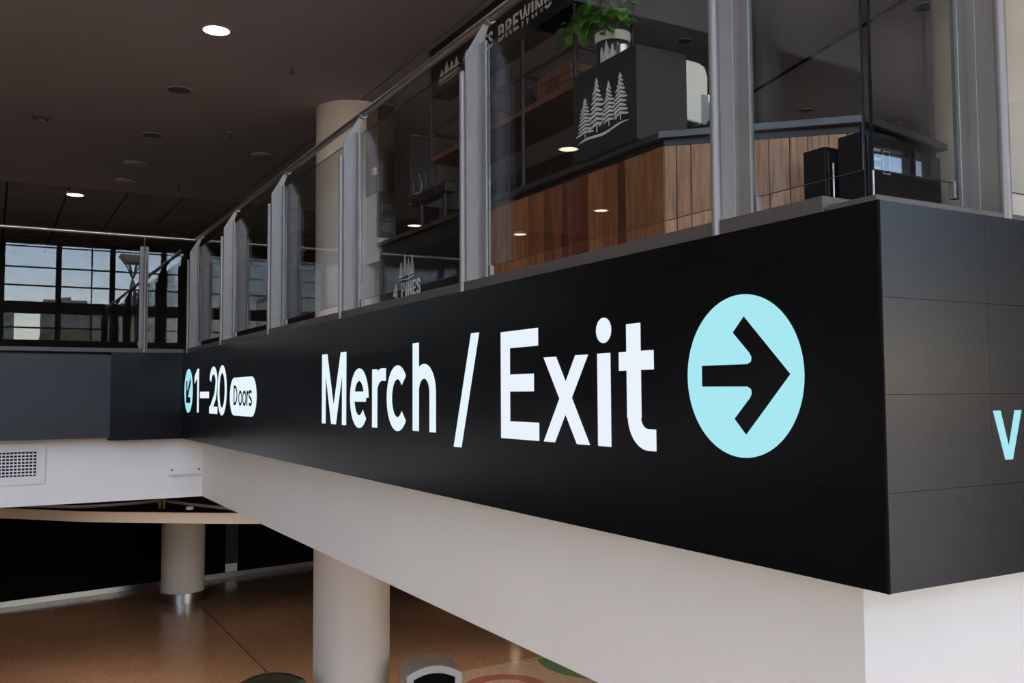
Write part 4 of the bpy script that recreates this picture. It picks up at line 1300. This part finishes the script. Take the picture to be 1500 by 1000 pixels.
# ================================================================== outside, seen mirrored in the glass
og = box('outside_ground', (-400, -500, -6.2), (400, WY - 0.4, -6.0), 'ground')
struct(og, 'ground outside the window wall')
og2 = box('outside_ground', (-400, WY - 0.4, -6.2), (XL - 0.4, 300, -6.0), 'ground')
struct(og2, 'ground outside the side windows')
VB = 2 * 11.5
def tower(kx0, kx1, kz, D, depth, mt, label, mirror=False, roof=True):
    vd = VB + D
    x0, x1 = kx0 * vd, kx1 * vd
    if mirror:
        x0, x1 = 2 * (X0 + AG) - x1, 2 * (X0 + AG) - x0
    t = thing('tower_block', ((x0 + x1) / 2, -D, -6.0), label, 'building')
    MB().box((x0, -D - depth, -6.0), (x1, -D, kz * vd)).build('wall', mt, t)
    if roof:
        w = x1 - x0
        MB().box((x0 + w * 0.45, -D - depth * 0.7, kz * vd), (x0 + w * 0.65, -D - depth * 0.2, kz * vd + w * 0.10)).build('plant_room', 'mast', t)
    return t
tower(-0.012, 0.0185, 0.081, 300, 15, 'tower_glass', 'green glass tower mirrored at the edge of the rear balustrade')
tower(0.043, 0.082, 0.0935, 250, 16, 'tower_grey', 'broad grey apartment block mirrored in the rear balustrade')
tower(0.082, 0.105, 0.090, 250, 16, 'tower_grey', 'lower grey block joined to the broad apartment block')
tower(0.262, 0.285, 0.107, 150, 10, 'tower_white', 'white tower mirrored twice in the long balustrade', True)
tower(0.30, 0.40, 0.092, 150, 10, 'tower_white', 'low white block mirrored twice in the long balustrade', True)
tower(0.44, 0.60, 0.085, 190, 10, 'tower_grey', 'low grey block mirrored behind the low pine sign', True)
def blob_tree(kx, kz, rad, D, label, mirror=False, seed=0):
    vd = VB + D
    x = kx * vd
    if mirror: x = 2 * (X0 + AG) - x
    zt_ = kz * vd
    t = thing('tree', (x, -D, -6.0), label, 'tree')
    rr = random.Random(seed)
    mb = MB()
    for k in range(26):
        a_, b_ = rr.uniform(0, 2 * PI), rr.uniform(-0.5, 1)
        r_ = rad * rr.uniform(0.3, 0.45)
        c = (x + rad * 0.75 * math.cos(a_) * math.cos(b_), -D + rad * 0.75 * math.sin(a_) * math.cos(b_), zt_ - rad + rad * 0.62 * math.sin(b_))
        prof = [(r_ * math.sin(PI * i / 6) + 0.001, -r_ * math.cos(PI * i / 6) * rr.uniform(0.8, 1.0)) for i in range(7)]
        mb.lathe(prof, c, 9)
    mb.build('crown', 'tree', t)
    MB().lathe([(0.35, 0), (0.25, zt_ + 6.0 - rad)], (x, -D, -6.0), 10).build('trunk', 'mast', t)
blob_tree(0.060, 0.071, 3.1, 80, 'brown green tree before the broad apartment block', seed=1)
blob_tree(0.080, 0.060, 1.9, 95, 'smaller tree beside the brown green tree', seed=2)
blob_tree(0.030, 0.052, 1.6, 70, 'low tree between the two mirrored towers', seed=3)
blob_tree(0.47, 0.09, 3.0, 70, 'bushy tree mirrored behind the low pine emblem', True, 4)
blob_tree(0.56, 0.10, 3.2, 82, 'taller bushy tree mirrored beside the low pine emblem', True, 5)
# light mast
D = 45
vd = VB + D
mx_ = 0.1235 * vd
ms = thing('stadium_mast', (mx_, -D, -6.0), 'steel lattice mast with a flared flat head mirrored in the rear balustrade', 'mast')
ztop = 0.141 * vd
MB().prism([[(mx_ - 0.85, ztop), (mx_ + 0.85, ztop), (mx_ + 0.55, ztop - 0.5), (mx_ - 0.45, ztop - 0.5)]], lambda u, v, t: (u, -D + t, v), -0.8, 0.8).build('head', 'mast', ms)
wz = ztop - 1.9
for k in range(6):
    a_ = k * PI / 3
    MB().tube([(mx_ + 1.6 * math.cos(a_), -D + 1.6 * math.sin(a_), -6.0), (mx_ + 0.12 * math.cos(a_), -D + 0.12 * math.sin(a_), wz), (mx_ + 0.5 * math.cos(a_ + PI), -D + 0.5 * math.sin(a_ + PI), ztop - 0.5)], 0.05, 6).build('leg', 'mast', ms)
